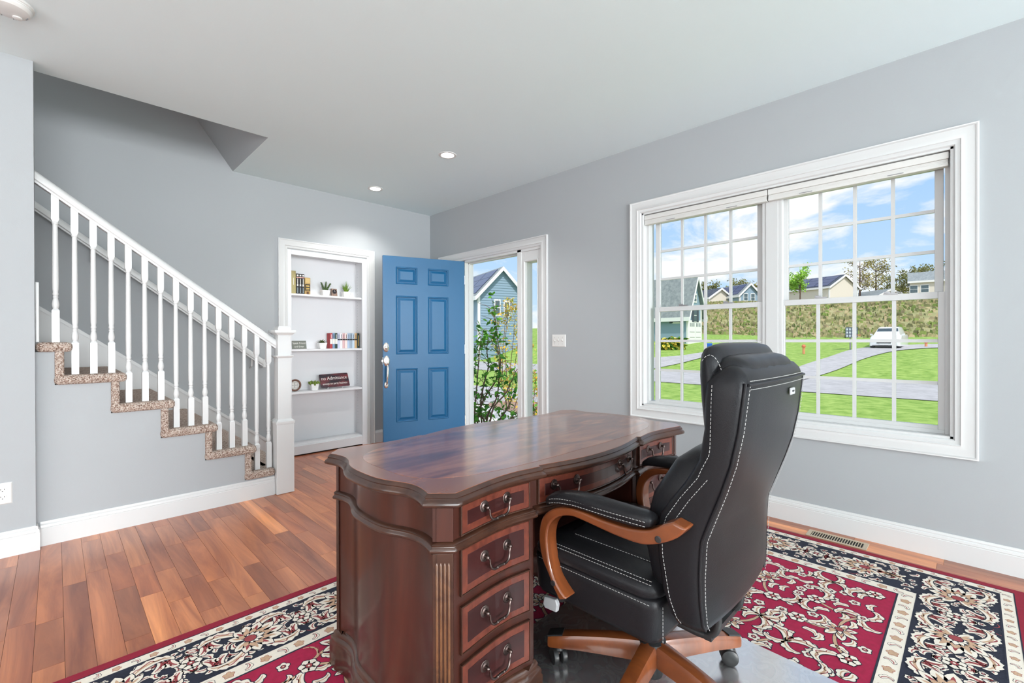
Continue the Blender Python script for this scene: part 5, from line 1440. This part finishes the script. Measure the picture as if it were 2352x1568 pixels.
# ---- houses
def house(name, label, P, yaw, w, dpt, hw, hr, wallm, roofm, wins=(), extra=None, ov=.35, base=-1.0, solar=False, solar_side=1, chim=False):
    """gable end faces local -y; ridge runs along local y.  P = ground point of the middle of the gable end"""
    t_ = thing(name, (P.x, P.y, P.z), label, 'house'); c_, s_ = math.cos(yaw), math.sin(yaw)
    L = lambda x_, y_, z_: (P.x+x_*c_-y_*s_, P.y+x_*s_+y_*c_, P.z+z_)
    b = MB(); prof = [(-w/2, base), (w/2, base), (w/2, hw), (0, hw+hr), (-w/2, hw)]
    b.loft([[L(x_, y_, z_) for x_, z_ in prof] for y_ in (0, dpt)]); wl_ = b.build('walls', wallm, t_)
    k = hr/(w/2); th = .14
    for s in (-1, 1):
        q = [(0, hw+hr+.02), (s*(w/2+ov), hw-ov*k+.02), (s*(w/2+ov), hw-ov*k+.02+th), (0, hw+hr+.02+th)]
        MB().loft([[L(x_, y_, z_) for x_, z_ in q] for y_ in (-ov, dpt+ov)]).build('roof_slope', roofm, t_)
        fq = [(0, hw+hr-.20), (s*(w/2+ov), hw-ov*k-.20), (s*(w/2+ov), hw-ov*k+.16), (0, hw+hr+.16)]
        MB().loft([[L(x_, y_, z_) for x_, z_ in fq] for y_ in (-ov-.04, -ov+.02)]).build('rake_board', M['white_ext'], t_)
        eq = [(s*(w/2+ov), hw-ov*k-.2), (s*(w/2+ov+.05), hw-ov*k-.2), (s*(w/2+ov+.05), hw-ov*k+.14), (s*(w/2+ov), hw-ov*k+.14)]
        MB().loft([[L(x_, y_, z_) for x_, z_ in eq] for y_ in (-ov, dpt+ov)]).build('fascia', M['white_ext'], t_)
        cq = [(s*w/2-s*.16, base), (s*(w/2+.03), base), (s*(w/2+.03), hw-.05), (s*w/2-s*.16, hw-.05)]
        MB().loft([[L(x_, y_, z_) for x_, z_ in cq] for y_ in (-.03, .16)]).build('corner_board', M['white_ext'], t_)
        if solar and s == solar_side:
            nx, ny = 4, 3
            for i in range(nx):
                for j in range(ny):
                    u0, u1 = .08+.28*j+.01, .08+.28*(j+1)-.01; y0 = .3+(dpt-.6)*i/nx+.05; y1 = .3+(dpt-.6)*(i+1)/nx-.05
                    f = lambda u: (s*(w/2+ov)*u, hw+hr+.02+th+.08-(hr+ov*k)*u)
                    a0, a1 = f(u0), f(u1)
                    MB().add([L(a0[0], y0, a0[1]), L(a0[0], y1, a0[1]), L(a1[0], y1, a1[1]), L(a1[0], y0, a1[1]), L(a0[0], y0, a0[1]-.06), L(a0[0], y1, a0[1]-.06), L(a1[0], y1, a1[1]-.06), L(a1[0], y0, a1[1]-.06)],
                             [(0, 1, 2, 3), (4, 5, 6, 7), (0, 1, 5, 4), (1, 2, 6, 5), (2, 3, 7, 6), (3, 0, 4, 7)]).build('solar_panel', M['solar'], t_)
    # clapboard courses on the gable end, where they can be told apart
    for (face, x_, z_, ww, hh, kind) in wins:
        f = (lambda u, v, d: L(u, -d, v)) if face == 'g' else ((lambda u, v, d: L(-w/2-d, u, v)) if face == 'l' else (lambda u, v, d: L(w/2+d, u, v)))
        b = MB().prism([(x_-ww/2-.09, z_-.09), (x_+ww/2+.09, z_-.09), (x_+ww/2+.09, z_+hh+.09), (x_-ww/2-.09, z_+hh+.09)], f, 0, .05)
        wo_ = b.build('garage_door' if kind == 'garage' else 'window', M['white_ext'], t_)
        if kind == 'garage':
            for i in range(4): MB().prism([(x_-ww/2+ww*i/4+.06, z_+hh*.76), (x_-ww/2+ww*(i+1)/4-.06, z_+hh*.76), (x_-ww/2+ww*(i+1)/4-.06, z_+hh*.93), (x_-ww/2+ww*i/4+.06, z_+hh*.93)], f, .045, .065).build('pane', M['win_ext'], wo_)
            for r_ in (.25, .5): MB().prism([(x_-ww/2, z_+hh*r_), (x_+ww/2, z_+hh*r_), (x_+ww/2, z_+hh*r_+.03), (x_-ww/2, z_+hh*r_+.03)], f, .045, .06).build('panel_joint', M['bracket'], wo_)
        else:
            for i in range(2):
                MB().prism([(x_-ww/2, z_+hh*i/2+.03), (x_+ww/2, z_+hh*i/2+.03), (x_+ww/2, z_+hh*(i+1)/2-.03), (x_-ww/2, z_+hh*(i+1)/2-.03)], f, .045, .06).build('pane', M['win_ext'], wo_)
            if kind == 'shut':
                for s in (-1, 1): MB().prism([(x_+s*(ww/2+.16)-.16, z_-.05), (x_+s*(ww/2+.16)+.16, z_-.05), (x_+s*(ww/2+.16)+.16, z_+hh+.05), (x_+s*(ww/2+.16)-.16, z_+hh+.05)], f, 0, .06).build('shutter', M['shutter'], wo_)
    if chim: MB().loft([[L(x_, y_, z_) for x_, y_ in ((-.1, dpt*.5), (.1, dpt*.5), (.1, dpt*.5+.2), (-.1, dpt*.5+.2))] for z_ in (hw+hr-.4, hw+hr+.7)]).build('vent_pipe', M['white_ext'], t_)
    return t_, L
def siding(t_, L, w, hw, hr, m_, z0=0, step=.22):
    z_ = z0
    while z_ < hw+hr-.3:
        half_ = w/2 if z_ <= hw else (w/2)*(1-(z_-hw)/hr)
        b = MB().add([L(-half_+.02, -.012, z_), L(half_-.02, -.012, z_), L(half_-.02, -.034, z_), L(-half_+.02, -.034, z_), L(-half_+.02, -.006, z_+step-.02), L(half_-.02, -.006, z_+step-.02)], [(0, 1, 2, 3), (3, 2, 5, 4), (0, 3, 4), (1, 5, 2), (0, 4, 5, 1)])
        b.build('clapboard', m_, t_); z_ += step
def scale_at(P): return (P-Vector((0, 0, CAM_H))).dot(fw)/F_PX     # metres per photo pixel at that distance
# blue house with solar roof, through the door
D_ = 40
A = at(1101, 677, D=D_); apex = at(1153.5, 617, D=D_); Bm = at(1206, 690, D=D_)
P = at(1153, 770, D=D_); P.z = gz(P.x, P.y)
yaw = math.atan2(rt.y, rt.x)+R(2)
hz = A.z-P.z; hr_ = apex.z-A.z; wd = (A-Bm).length
yw = yaw+R(24)
t_, L = house('blue_house', 'blue clapboard house with rooftop solar panels seen through the front door', P, yw, wd*1.10, 11, hz, hr_, M['siding_blue'], M['roof_grey'],
      [('g', -wd*.11, hz-1.75, .42, 1.25, 'w'), ('g', wd*.115, hz-1.85, .42, 1.25, 'w'), ('l', 3.2, hz-3.6, .8, 1.5, 'w')], solar=True, solar_side=-1, base=-2)
siding(t_, L, wd*1.0, hz, hr_, M['siding_blue'], 0, .22)
# blue house with garages, left part of the window
P = at(1596, 801, D=40); P.z = gz(P.x, P.y); s_ = scale_at(P)
yw = math.atan2(rt.y, rt.x)+R(38)
wd = 44*s_/math.cos(R(38)); hz = (801-722)*s_; hr_ = (722-643)*s_*.92
t_, L = house('garage_house', 'blue-grey house with white garage doors left in the window view', P, yw, wd, 7.5, hz, hr_, M['siding_blue'], M['roof_grey'],
      [('g', -wd*.24, .02, wd*.36, 1.85, 'garage'), ('g', wd*.22, .02, wd*.36, 1.85, 'garage'), ('g', 0, hz*.62, .42, 1.1, 'shut'), ('g', 0, hz+hr_*.22, .34, .62, 'w'), ('l', 1.1, hz*.60, .7, 1.0, 'shut'), ('l', 4.4, hz*.60, .7, 1.0, 'shut')], base=-2)
# houses on the crest
def crest(name, label, px, py, ridge_y, eave_y, width_px, D2, yawdeg, wallm, roofm, depth, wins=(), solar=False, solar_side=-1, chim=False):
    P = at(px, py, D=D2); g = gz(P.x, P.y); s_ = scale_at(P); yw = math.atan2(rt.y, rt.x)+R(yawdeg)
    hz = (py-eave_y)*s_; hr_ = (eave_y-ridge_y)*s_; w = width_px*s_/max(.3, math.cos(R(yawdeg)))
    return house(name, label, P, yw, w, depth, hz, hr_, wallm, roofm, [(f, x_*w, z_*hz, ww, hh, k) for (f, x_, z_, ww, hh, k) in wins], solar=solar, solar_side=solar_side, base=min(-1, g-P.z-1), chim=chim)
crest('hilltop_house', 'cream hilltop house with dark solar roof at the centre of the right window half', 1938, 692, 632, 659, 92, 84, 22, M['siding_cream'], M['roof_dark'], 11, [('l', 3.5, .38, .8, 1.4, 'w'), ('l', 8.0, .38, .8, 1.4, 'w'), ('l', 6.6, .42, .7, 1.4, 'w')], True)
P = at(2262, 676, D=80); s_ = scale_at(P)
house('hilltop_house', 'cream hilltop house with blue-grey roof at the right edge of the window', P, math.atan2(P.y, P.x)+R(5), 8, 130*s_, 36*s_, 24*s_, M['siding_cream'], M['roof_grey'],
      [('l', (2262-x_)*s_*.75, 8*s_, 1.0, 1.3, 'w') for x_ in (2098, 2124, 2180)], base=-3, chim=True)
crest('hilltop_house', 'low pale roof showing between the two cream hilltop houses', 2045, 694, 664, 684, 78, 88, 0, M['siding_cream'], M['roof_grey'], 8)
crest('hilltop_house', 'cream gabled hilltop house left of the window mullion', 1655, 702, 663, 683, 62, 82, 20, M['siding_cream'], M['roof_dark'], 9, [('l', 3.0, .4, .9, 1.3, 'w')])
crest('hilltop_house', 'blue-grey hilltop house with solar roof beside the window mullion', 1722, 702, 652, 676, 52, 80, 12, M['siding_blue'], M['roof_grey'], 8, [('g', -.2, .45, .7, 1.2, 'w'), ('g', .15, .45, .7, 1.2, 'w')], True, -1)
fen = thing('crest_fence', at(2000, 712, D=72), 'long low white fence along the top of the hill', 'fence')
fp = [at(px, py, D=72) for px, py in ((1790, 708), (1880, 705), (1970, 702), (2060, 699), (2180, 696))]
for a, e_ in zip(fp, fp[1:]):
    b = MB(); 
    for q in (0,): b.add([a+Vector((0, 0, -1.2)), e_+Vector((0, 0, -1.2)), e_, a, a+Vector((.1, .0, -1.2)), e_+Vector((.1, 0, -1.2)), e_+Vector((.1, 0, 0)), a+Vector((.1, 0, 0))], [(0, 1, 2, 3), (4, 7, 6, 5), (3, 2, 6, 7), (0, 4, 5, 1)])
    b.build('fence_panel', M['white_ext'], fen)

# ---- trees
def tree(name, label, base, h, crown, nleaf, leafm, lean=0, leaf=.16, spread=1.0, cat='tree', group='trees on the hill', bare=.0, z0=.35):
    t_ = thing(name, base, label, cat, group); tb = MB(); tips = []
    top_ = base+Vector((lean, 0, h))
    tb.tube([base+Vector((0, 0, -.5)), base+Vector((lean*.3, 0, h*.4)), base+Vector((lean*.7, 0, h*.75)), top_], [h*.022, h*.016, h*.010, h*.003], 7)
    for k in range(16):
        q = z0+(1-z0)*ro.random()*.9; s = base+Vector((lean*q, 0, h*q)); a = ro.uniform(0, 2*PI); l_ = crown*(1.15-q*.55)*ro.uniform(.6, 1.1)
        m_ = s+Vector((math.cos(a)*l_*.5, math.sin(a)*l_*.5, l_*.25)); e_ = s+Vector((math.cos(a)*l_, math.sin(a)*l_, l_*ro.uniform(.4, .9)))
        tb.tube([s, m_, e_], [h*.007, h*.005, h*.002], 5); tips += [m_, e_, (m_+e_)/2]
        for _ in range(2):
            f = e_+Vector((ro.uniform(-1, 1), ro.uniform(-1, 1), ro.uniform(.0, 1)))*l_*.4; tb.tube([(m_+e_)/2, f], [h*.003, h*.0012], 4); tips.append(f)
    tb.build('trunk', M['bark'], t_)
    lb_ = MB()
    for k in range(nleaf):
        c_ = ro.choice(tips)+Vector((ro.gauss(0, 1), ro.gauss(0, 1), ro.gauss(0, .8)))*crown*.17*spread
        n_ = Vector((ro.uniform(-1, 1), ro.uniform(-1, 1), ro.uniform(-.2, 1))).normalized(); u = n_.orthogonal().normalized()*leaf*ro.uniform(.6, 1.3); v = n_.cross(u)*.7
        lb_.add([c_-u, c_-v*.7, c_+u, c_+v*.7], [(0, 1, 2, 3)])
    fo = lb_.build('foliage', leafm, t_, fix=False); fo['kind'] = 'stuff'
    return t_
def leafmat(name, c0, c1):
    m = noisecol(name, c0, c1, 2.2, .7); bs = m.node_tree.nodes['Principled BSDF']
    bs.inputs['Subsurface Weight'].default_value = 0
    return m
lf_lime, lf_olive, lf_gold, lf_green, lf_dark = leafmat('leaf_young', srgb(128, 186, 52), srgb(178, 218, 92)), leafmat('leaf_sparse', srgb(126, 122, 70), srgb(176, 164, 98)), leafmat('leaf_yellow', srgb(206, 160, 44), srgb(232, 196, 92)), leafmat('leaf_fresh', srgb(70, 130, 40), srgb(126, 176, 70)), leafmat('leaf_wood', srgb(104, 110, 66), srgb(152, 150, 92))
def crest_tree(px, py, top_y, D2, cr_px, n_, m_, label, **kw):
    P = at(px, py, D=D2); s_ = scale_at(P); P.z = gz(P.x, P.y)
    h = at(px, top_y, D=D2).z-P.z
    return tree('tree', label, P, h, cr_px*s_, n_, m_, **kw)
crest_tree(1838, 712, 618, 60, 24, 1500, lf_lime, 'young lime green tree at the left of the right window half', leaf=.15)
crest_tree(1975, 700, 596, 92, 26, 520, lf_olive, 'tall sparse tree behind the cream hilltop house', leaf=.2)
crest_tree(2012, 700, 604, 96, 30, 900, lf_olive, 'wide sparse tree right of the hilltop house', leaf=.2)
crest_tree(2060, 700, 640, 100, 30, 1500, lf_dark, 'low bushy tree above the pale low roof', leaf=.25)
crest_tree(2100, 690, 622, 104, 30, 1500, lf_dark, 'bushy tree behind the roof at the window edge', leaf=.25)
crest_tree(2150, 690, 604, 110, 30, 1000, lf_dark, 'tree rising at the right edge of the window', leaf=.25)
crest_tree(1630, 705, 655, 96, 24, 1500, lf_dark, 'low tree left of the gabled hilltop house', leaf=.22)
crest_tree(1692, 705, 650, 96, 26, 1700, lf_dark, 'olive tree between the two small hilltop houses', leaf=.22)
crest_tree(1722, 705, 656, 100, 22, 1200, lf_olive, 'olive tree behind the small solar house', leaf=.22)
crest_tree(1850, 705, 650, 100, 26, 1300, lf_olive, 'pale tree behind the lime green young tree', leaf=.22)
# rough growth on the hillside
b = [MB(), MB(), MB()]
for _ in range(9000):
    X, Y = ro.uniform(50, 76), ro.uniform(-18, 34); z_ = gz(X, Y); k = ro.choice((0, 0, 1, 2)); s = ro.uniform(.12, .32); a = ro.uniform(0, PI)
    c_, d_ = math.cos(a)*s, math.sin(a)*s; h = ro.uniform(.12, .4)
    b[k].add([(X-c_, Y-d_, z_-.05), (X+c_, Y+d_, z_-.05), (X+c_*.5, Y+d_*.5, z_+h), (X-c_*.7, Y-d_*.7, z_+h*.8)], [(0, 1, 2, 3)])
for k, m_ in enumerate((M['hill'], leafmat('brush_tan', srgb(176, 160, 122), srgb(204, 188, 152)), leafmat('brush_green', srgb(116, 142, 72), srgb(156, 172, 98)))):
    o = b[k].build('hillside_brush', m_, fix=False); tag(o, ['mottled brush covering the hillside', 'dry tan brush covering the hillside', 'green brush covering the hillside'][k], 'brush', kind='stuff')

# ---- lilac by the front step
heart = MB()
hp2 = [(0, 0), (.018, -.022), (.024, -.010), (.052, .004), (.030, .022), (.014, .026)]
hv = [(0, 0, 0), (.012, .022, .004), (.034, .026, .006), (.060, .014, .002), (.082, 0, -.004), (.060, -.014, .002), (.034, -.026, .006), (.012, -.022, .004), (.04, 0, -.004)]
heart.add(hv, [(8, 0, 1), (8, 1, 2), (8, 2, 3), (8, 3, 4), (8, 4, 5), (8, 5, 6), (8, 6, 7), (8, 7, 0)])
leaf_green = [leafmat('lilac_leaf', srgb(72, 138, 42), srgb(120, 182, 66)), leafmat('lilac_leaf_dark', srgb(50, 106, 40), srgb(88, 146, 56))]
def shrub(name, label, stems, leaves_per, lm, seed, r0=.010, lsz=1.0, cap=300, cat='shrub'):
    rq = random.Random(seed); b0 = Vector(stems[0][0]); t_ = thing(name, (b0.x, b0.y, b0.z), label, cat)
    spots = []
    for st_ in stems:
        pts = spline(st_, 6); k = len(pts)
        MB().tube(pts, [r0*(1-.75*i/(k-1)) for i in range(k)], 7).build('branch', M['bark'], t_, smooth=60)
        for i in range(2, k):
            if rq.random() < .55:
                d = Vector((rq.uniform(-1, 1), rq.uniform(-1, 1), rq.uniform(.1, 1))).normalized()*rq.uniform(.10, .26)
                tw = [pts[i], pts[i]+d*.5+Vector((0, 0, .02)), pts[i]+d]
                MB().tube(tw, [r0*.3, r0*.22, r0*.14], 5).build('twig', M['bark2'], t_)
                spots += [(pts[i]+d*q) for q in (.4, .7, 1)]
            spots.append(pts[i])
        spots += [pts[-1]]*3
    proto = [None, None]; n_ = 0; extra = [MB(), MB()]
    for _ in range(leaves_per):
        p = rq.choice(spots)+Vector((rq.gauss(0, .035), rq.gauss(0, .035), rq.gauss(0, .035))); s = lsz*rq.uniform(.6, 1.25)
        e_ = (rq.uniform(-.9, .9), rq.uniform(-.3, 1.1), rq.uniform(0, 2*PI)); kk = 0 if rq.random() < .65 else 1
        if n_ < cap:
            if proto[kk] is None:
                hb2 = MB(); hb2.v = [v.copy() for v in heart.v]; hb2.f = [list(f) for f in heart.f]; hb2.m = list(heart.m)
                o = hb2.build('leaf', lm[kk], t_, origin=(p.x, p.y, p.z), fix=False)
                for v, w in zip(o.data.vertices, heart.v): v.co = w
                proto[kk] = o
            else:
                o = proto[kk].copy(); COL.objects.link(o); o.parent = t_; o.location = p-t_.location
            o.rotation_euler = e_; o.scale = (s, s, s); n_ += 1
        else:
            Mx = Matrix.Translation(p) @ Matrix.Rotation(e_[2], 4, 'Z') @ Matrix.Rotation(e_[1], 4, 'Y') @ Matrix.Rotation(e_[0], 4, 'X') @ Matrix.Scale(s, 4)
            extra[kk].add(heart.v, heart.f, 0, Mx)
    for kk in (0, 1):
        if extra[kk].v: o = extra[kk].build('leaf', lm[kk], t_, fix=False); o['kind'] = 'stuff'
    return t_
def S(D0, *pp):
    """stem from photo points; D0 = distance, drifting a little along the stem"""
    return [at(px, py, D=D0+i*.04*(1 if j_ % 2 else -1)) for i, (px, py, j_) in enumerate([(a, e_, k) for k, (a, e_) in enumerate(pp)])]
LD = 6.2
lil = [S(LD, (1098, 1010), (1098, 960), (1112, 915), (1140, 872), (1150, 830), (1143, 780), (1138, 735), (1134, 708)),
       S(LD, (1112, 1010), (1122, 950), (1140, 915), (1146, 870), (1146, 815), (1135, 770)),
       S(LD+.3, (1100, 1010), (1090, 960), (1094, 900), (1098, 850), (1102, 800), (1110, 760)),
       S(LD-.2, (1120, 1010), (1132, 940), (1160, 905), (1172, 880), (1186, 850)),
       S(LD+.2, (1130, 1010), (1150, 960), (1164, 940), (1182, 900), (1190, 865)),
       S(LD, (1110, 1010), (1104, 930), (1112, 880), (1122, 840), (1118, 800), (1124, 770)),
       S(LD+.4, (1090, 1010), (1086, 950), (1084, 890), (1092, 840), (1090, 790)),
       S(LD-.1, (1150, 1010), (1168, 966), (1190, 955), (1210, 948)),
       S(LD, (1120, 1010), (1110, 962), (1096, 955), (1090, 945))]
shrub('lilac_bush', 'leafy green lilac bush just outside the front door', lil, 640, leaf_green, 4, r0=.014, lsz=.92)
FD = 9.5
fo = [S(FD, (1170, 940), (1165, 880), (1160, 800), (1166, 730), (1176, 690)), S(FD, (1170, 940), (1180, 860), (1190, 780), (1192, 720)), S(FD, (1165, 940), (1150, 860), (1140, 790), (1148, 735)), S(FD+.3, (1180, 940), (1200, 880), (1215, 830), (1222, 790)), S(FD, (1168, 940), (1172, 850), (1180, 770), (1184, 705)), S(FD, (1165, 940), (1154, 850), (1158, 770), (1162, 710))]
yl = [leafmat('forsythia_leaf', srgb(214, 168, 52), srgb(236, 204, 110)), leafmat('forsythia_leaf_green', srgb(150, 160, 60), srgb(196, 196, 96))]
shrub('forsythia_bush', 'yellow-leaved shrub behind the lilac outside the door', fo, 760, yl, 8, r0=.010, lsz=.75, cap=240)
ob = [S(8.2, (1228, 960), (1226, 920), (1230, 880), (1228, 850)), S(8.2, (1230, 960), (1236, 910), (1240, 870)), S(8.2, (1226, 960), (1218, 915), (1214, 880))]
shrub('orange_shrub', 'low orange and green shrub seen through the sidelight', ob, 220, [leafmat('orange_leaf', srgb(226, 158, 40), srgb(240, 190, 80)), leaf_green[0]], 9, r0=.008, lsz=.7, cap=160)

# ---- parked white car
P = gpx(2030, 801); s_ = scale_at(P)
car = thing('car', (P.x, P.y, P.z), 'white car parked on the driveway, seen from the front', 'car')
yw = math.atan2(P.y, P.x)-PI/2-R(9); c_, s2 = math.cos(yw), math.sin(yw); CW = 56*s_/2
CL = lambda x_, y_, z_: (P.x+x_*c_-y_*s2, P.y+x_*s2+y_*c_, P.z+z_)
k = CW/.92
car_w = mat('car_white', srgb(230, 232, 234), .25, coat=.6); car_g = mat('car_glass', srgb(64, 78, 86), .35)
def sec(y_, hw, zb, zs, zt, tw):
    return [CL(x_*k, y_*k, z_*k) for x_, z_ in ((-hw, zb), (-hw*1.0, zs*.7), (-hw*.97, zs), (-tw, zt), (tw, zt), (hw*.97, zs), (hw, zs*.7), (hw, zb))]
MB().loft([sec(0, .82, .25, .62, .70, .70), sec(.08, .88, .2, .72, .80, .74), sec(.5, .92, .2, .90, .98, .80), sec(1.05, .92, .2, .98, 1.06, .82), sec(3.9, .92, .2, 1.0, 1.1, .82), sec(4.3, .86, .3, .95, 1.05, .78)]).build('body', car_w, car, smooth=50)
MB().loft([sec(1.0, .82, .95, 1.0, 1.04, .80), sec(1.75, .80, .95, 1.15, 1.62, .60), sec(2.2, .80, .95, 1.2, 1.70, .58), sec(3.4, .80, .95, 1.2, 1.68, .58), sec(4.1, .78, .95, 1.0, 1.1, .70)]).build('cabin', car_w, car, smooth=50)
MB().add([CL(x_*k, y_*k, z_*k) for x_, y_, z_ in ((-.72, 1.06, 1.06), (.72, 1.06, 1.06), (.60, 1.66, 1.575), (-.60, 1.66, 1.575))], [(0, 1, 2, 3)]).build('windshield', car_g, car)
MB().loft([[CL(x_*k, y_*k, z_*k) for x_, z_ in ((-.42, .42), (.42, .42), (.46, .62), (-.46, .62))] for y_ in (-.02, .04)]).build('grille', mat('car_grille', (.03, .03, .035), .4), car)
MB().loft([[CL(x_*k, y_*k, z_*k) for x_, z_ in ((-.26, .30), (.26, .30), (.26, .40), (-.26, .40))] for y_ in (-.04, .02)]).build('number_plate', M['white_ext'], car)
MB().loft([[CL(x_*k, y_*k, z_*k) for x_, z_ in ((-.7, .24), (.7, .24), (.7, .28), (-.7, .28))] for y_ in (-.03, .1)]).build('lower_intake', M['dark'], car)
for s in (-1, 1):
    MB().loft([[CL(s*x_*k, y_*k, z_*k) for x_, z_ in ((.52, .60), (.82, .66), (.84, .74), (.56, .70))] for y_ in (-.01, .14)]).build('headlight', mat('lamp_clear', srgb(214, 222, 228), .1), car)
    MB().loft([[CL(s*x_*k, y_*k, z_*k) for x_, z_ in ((.90, 1.02), (1.06, 1.04), (1.06, 1.16), (.90, 1.14))] for y_ in (1.25, 1.4)]).build('side_mirror', car_w, car)
    for y_ in (.75, 3.45):
        Mx = Matrix.Translation(CL(s*.80*k, y_*k, .33*k)) @ Matrix.Rotation(yw, 4, 'Z') @ Matrix.Rotation(PI/2, 4, 'Y')
        wh = MB().lathe([(.33*k, -.11*k), (.34*k, -.06*k), (.34*k, .06*k), (.33*k, .11*k)], 20, Mx).build('tyre', M['dark'], car, smooth=40)
# ---- basketball hoop
P = gpx(1953, 803); s_ = scale_at(P); hoop = thing('basketball_hoop', (P.x, P.y, P.z), 'portable basketball hoop with glass backboard beside the driveway', 'basketball hoop')
up_z = lambda py: at(1953, py, D=(P-Vector((0, 0, CAM_H))).dot(fw)).z
MB().tube([P, Vector((P.x, P.y, up_z(770)))], .05, 8).build('pole', M['bracket'], hoop)
cB = Vector((P.x, P.y, (up_z(752)+up_z(774))/2)); rv = Vector((rt.x, rt.y, 0)); hb3 = (up_z(752)-up_z(774))/2; wb3 = 13*s_
fwd = Vector((-fw.x, -fw.y, 0))*.12
def slabq(name, m_, u0, u1, v0, v1, d0, d1):
    b = MB(); b.add([cB+rv*u+Vector((0, 0, v))+fwd*d for d in (d0, d1) for (u, v) in ((u0, v0), (u1, v0), (u1, v1), (u0, v1))], [(0, 1, 2, 3), (4, 5, 6, 7), (0, 1, 5, 4), (1, 2, 6, 5), (2, 3, 7, 6), (3, 0, 4, 7)]); return b.build(name, m_, hoop)
slabq('backboard', mat('acrylic', srgb(206, 218, 224), .1), -wb3, wb3, -hb3, hb3, .6, .8)
dkb = mat('hoop_frame', srgb(92, 100, 118), .5)
for i in range(5):
    u = -wb3+2*wb3*i/4; slabq('frame_bar', dkb, u-.025, u+.025, -hb3, hb3, .9, 1.1)
for i in range(4):
    v = -hb3+2*hb3*i/3; slabq('frame_bar', dkb, -wb3, wb3, v-.025, v+.025, .9, 1.1)
MB().tube([cB+fwd*5+rv*(.22*math.cos(2*PI*j/16))+Vector((fw.x, fw.y, 0))*(.22*math.sin(2*PI*j/16))+Vector((0, 0, -hb3*.6)) for j in range(16)], .02, 6, closed=True).build('rim', mat('rim_orange', srgb(196, 90, 50), .5), hoop)
# ---- bins and stakes
P = gpx(1628, 806); s_ = scale_at(P); bn = thing('recycling_bin', (P.x, P.y, P.z), 'bright blue wheeled bin on the grass', 'bin')
bm_ = mat('bin_blue', srgb(24, 96, 190), .5); w = 6*s_
def bq(q0, q1, z0, z1, hh=1): return [[(P.x+u*q*rv.x-v*q*rv.y*.8, P.y+u*q*rv.y+v*q*rv.x*.8, P.z+z_) for u, v in ((-1, -1), (1, -1), (1, 1), (-1, 1))] for q, z_ in ((q0, z0), (q1, z1))]
MB().loft(bq(w*.8, w, .0, 18*s_*.85)).build('bin_body', bm_, bn); MB().loft(bq(w*1.08, w*.95, 18*s_*.85, 18*s_)).build('lid', bm_, bn)
for (px, py, h, lab) in ((1846, 813, 22, 'short orange marker post left of the driveway'), (2127, 797, 14, 'short orange marker post right of the parked car')):
    P = gpx(px, py); s_ = scale_at(P); tt = thing('marker_post', (P.x, P.y, P.z), lab, 'post', 'orange marker posts')
    MB().tube([P, P+Vector((0, 0, h*s_*.8))], 2.6*s_, 8).build('shaft', mat('post_orange', srgb(226, 150, 110), .6), tt)
    MB().lathe([(4*s_, h*s_*.7), (4.2*s_, h*s_*.85), (2*s_, h*s_)], 10, Matrix.Translation(P)).build('cap', mat('post_cap', srgb(214, 120, 84), .6), tt)
# low flower bed left in the window
P = gpx(1540, 803); s_ = scale_at(P)
fb_ = [[P+rv*(dx*s_)+Vector((0, 0, 0)), P+rv*((dx+3)*s_)+Vector((0, 0, 12*s_)), P+rv*((dx+6)*s_)+Vector((0, 0, 24*s_))] for dx in (-26, -16, -6, 4, 14, 22)]
shrub('yellow_flower_bed', 'yellow flowering shrub before the garage house', fb_, 420, [leafmat('flower_yellow', srgb(226, 206, 60), srgb(240, 226, 120)), leaf_green[1]], 14, r0=.03, lsz=4.5, cap=90)
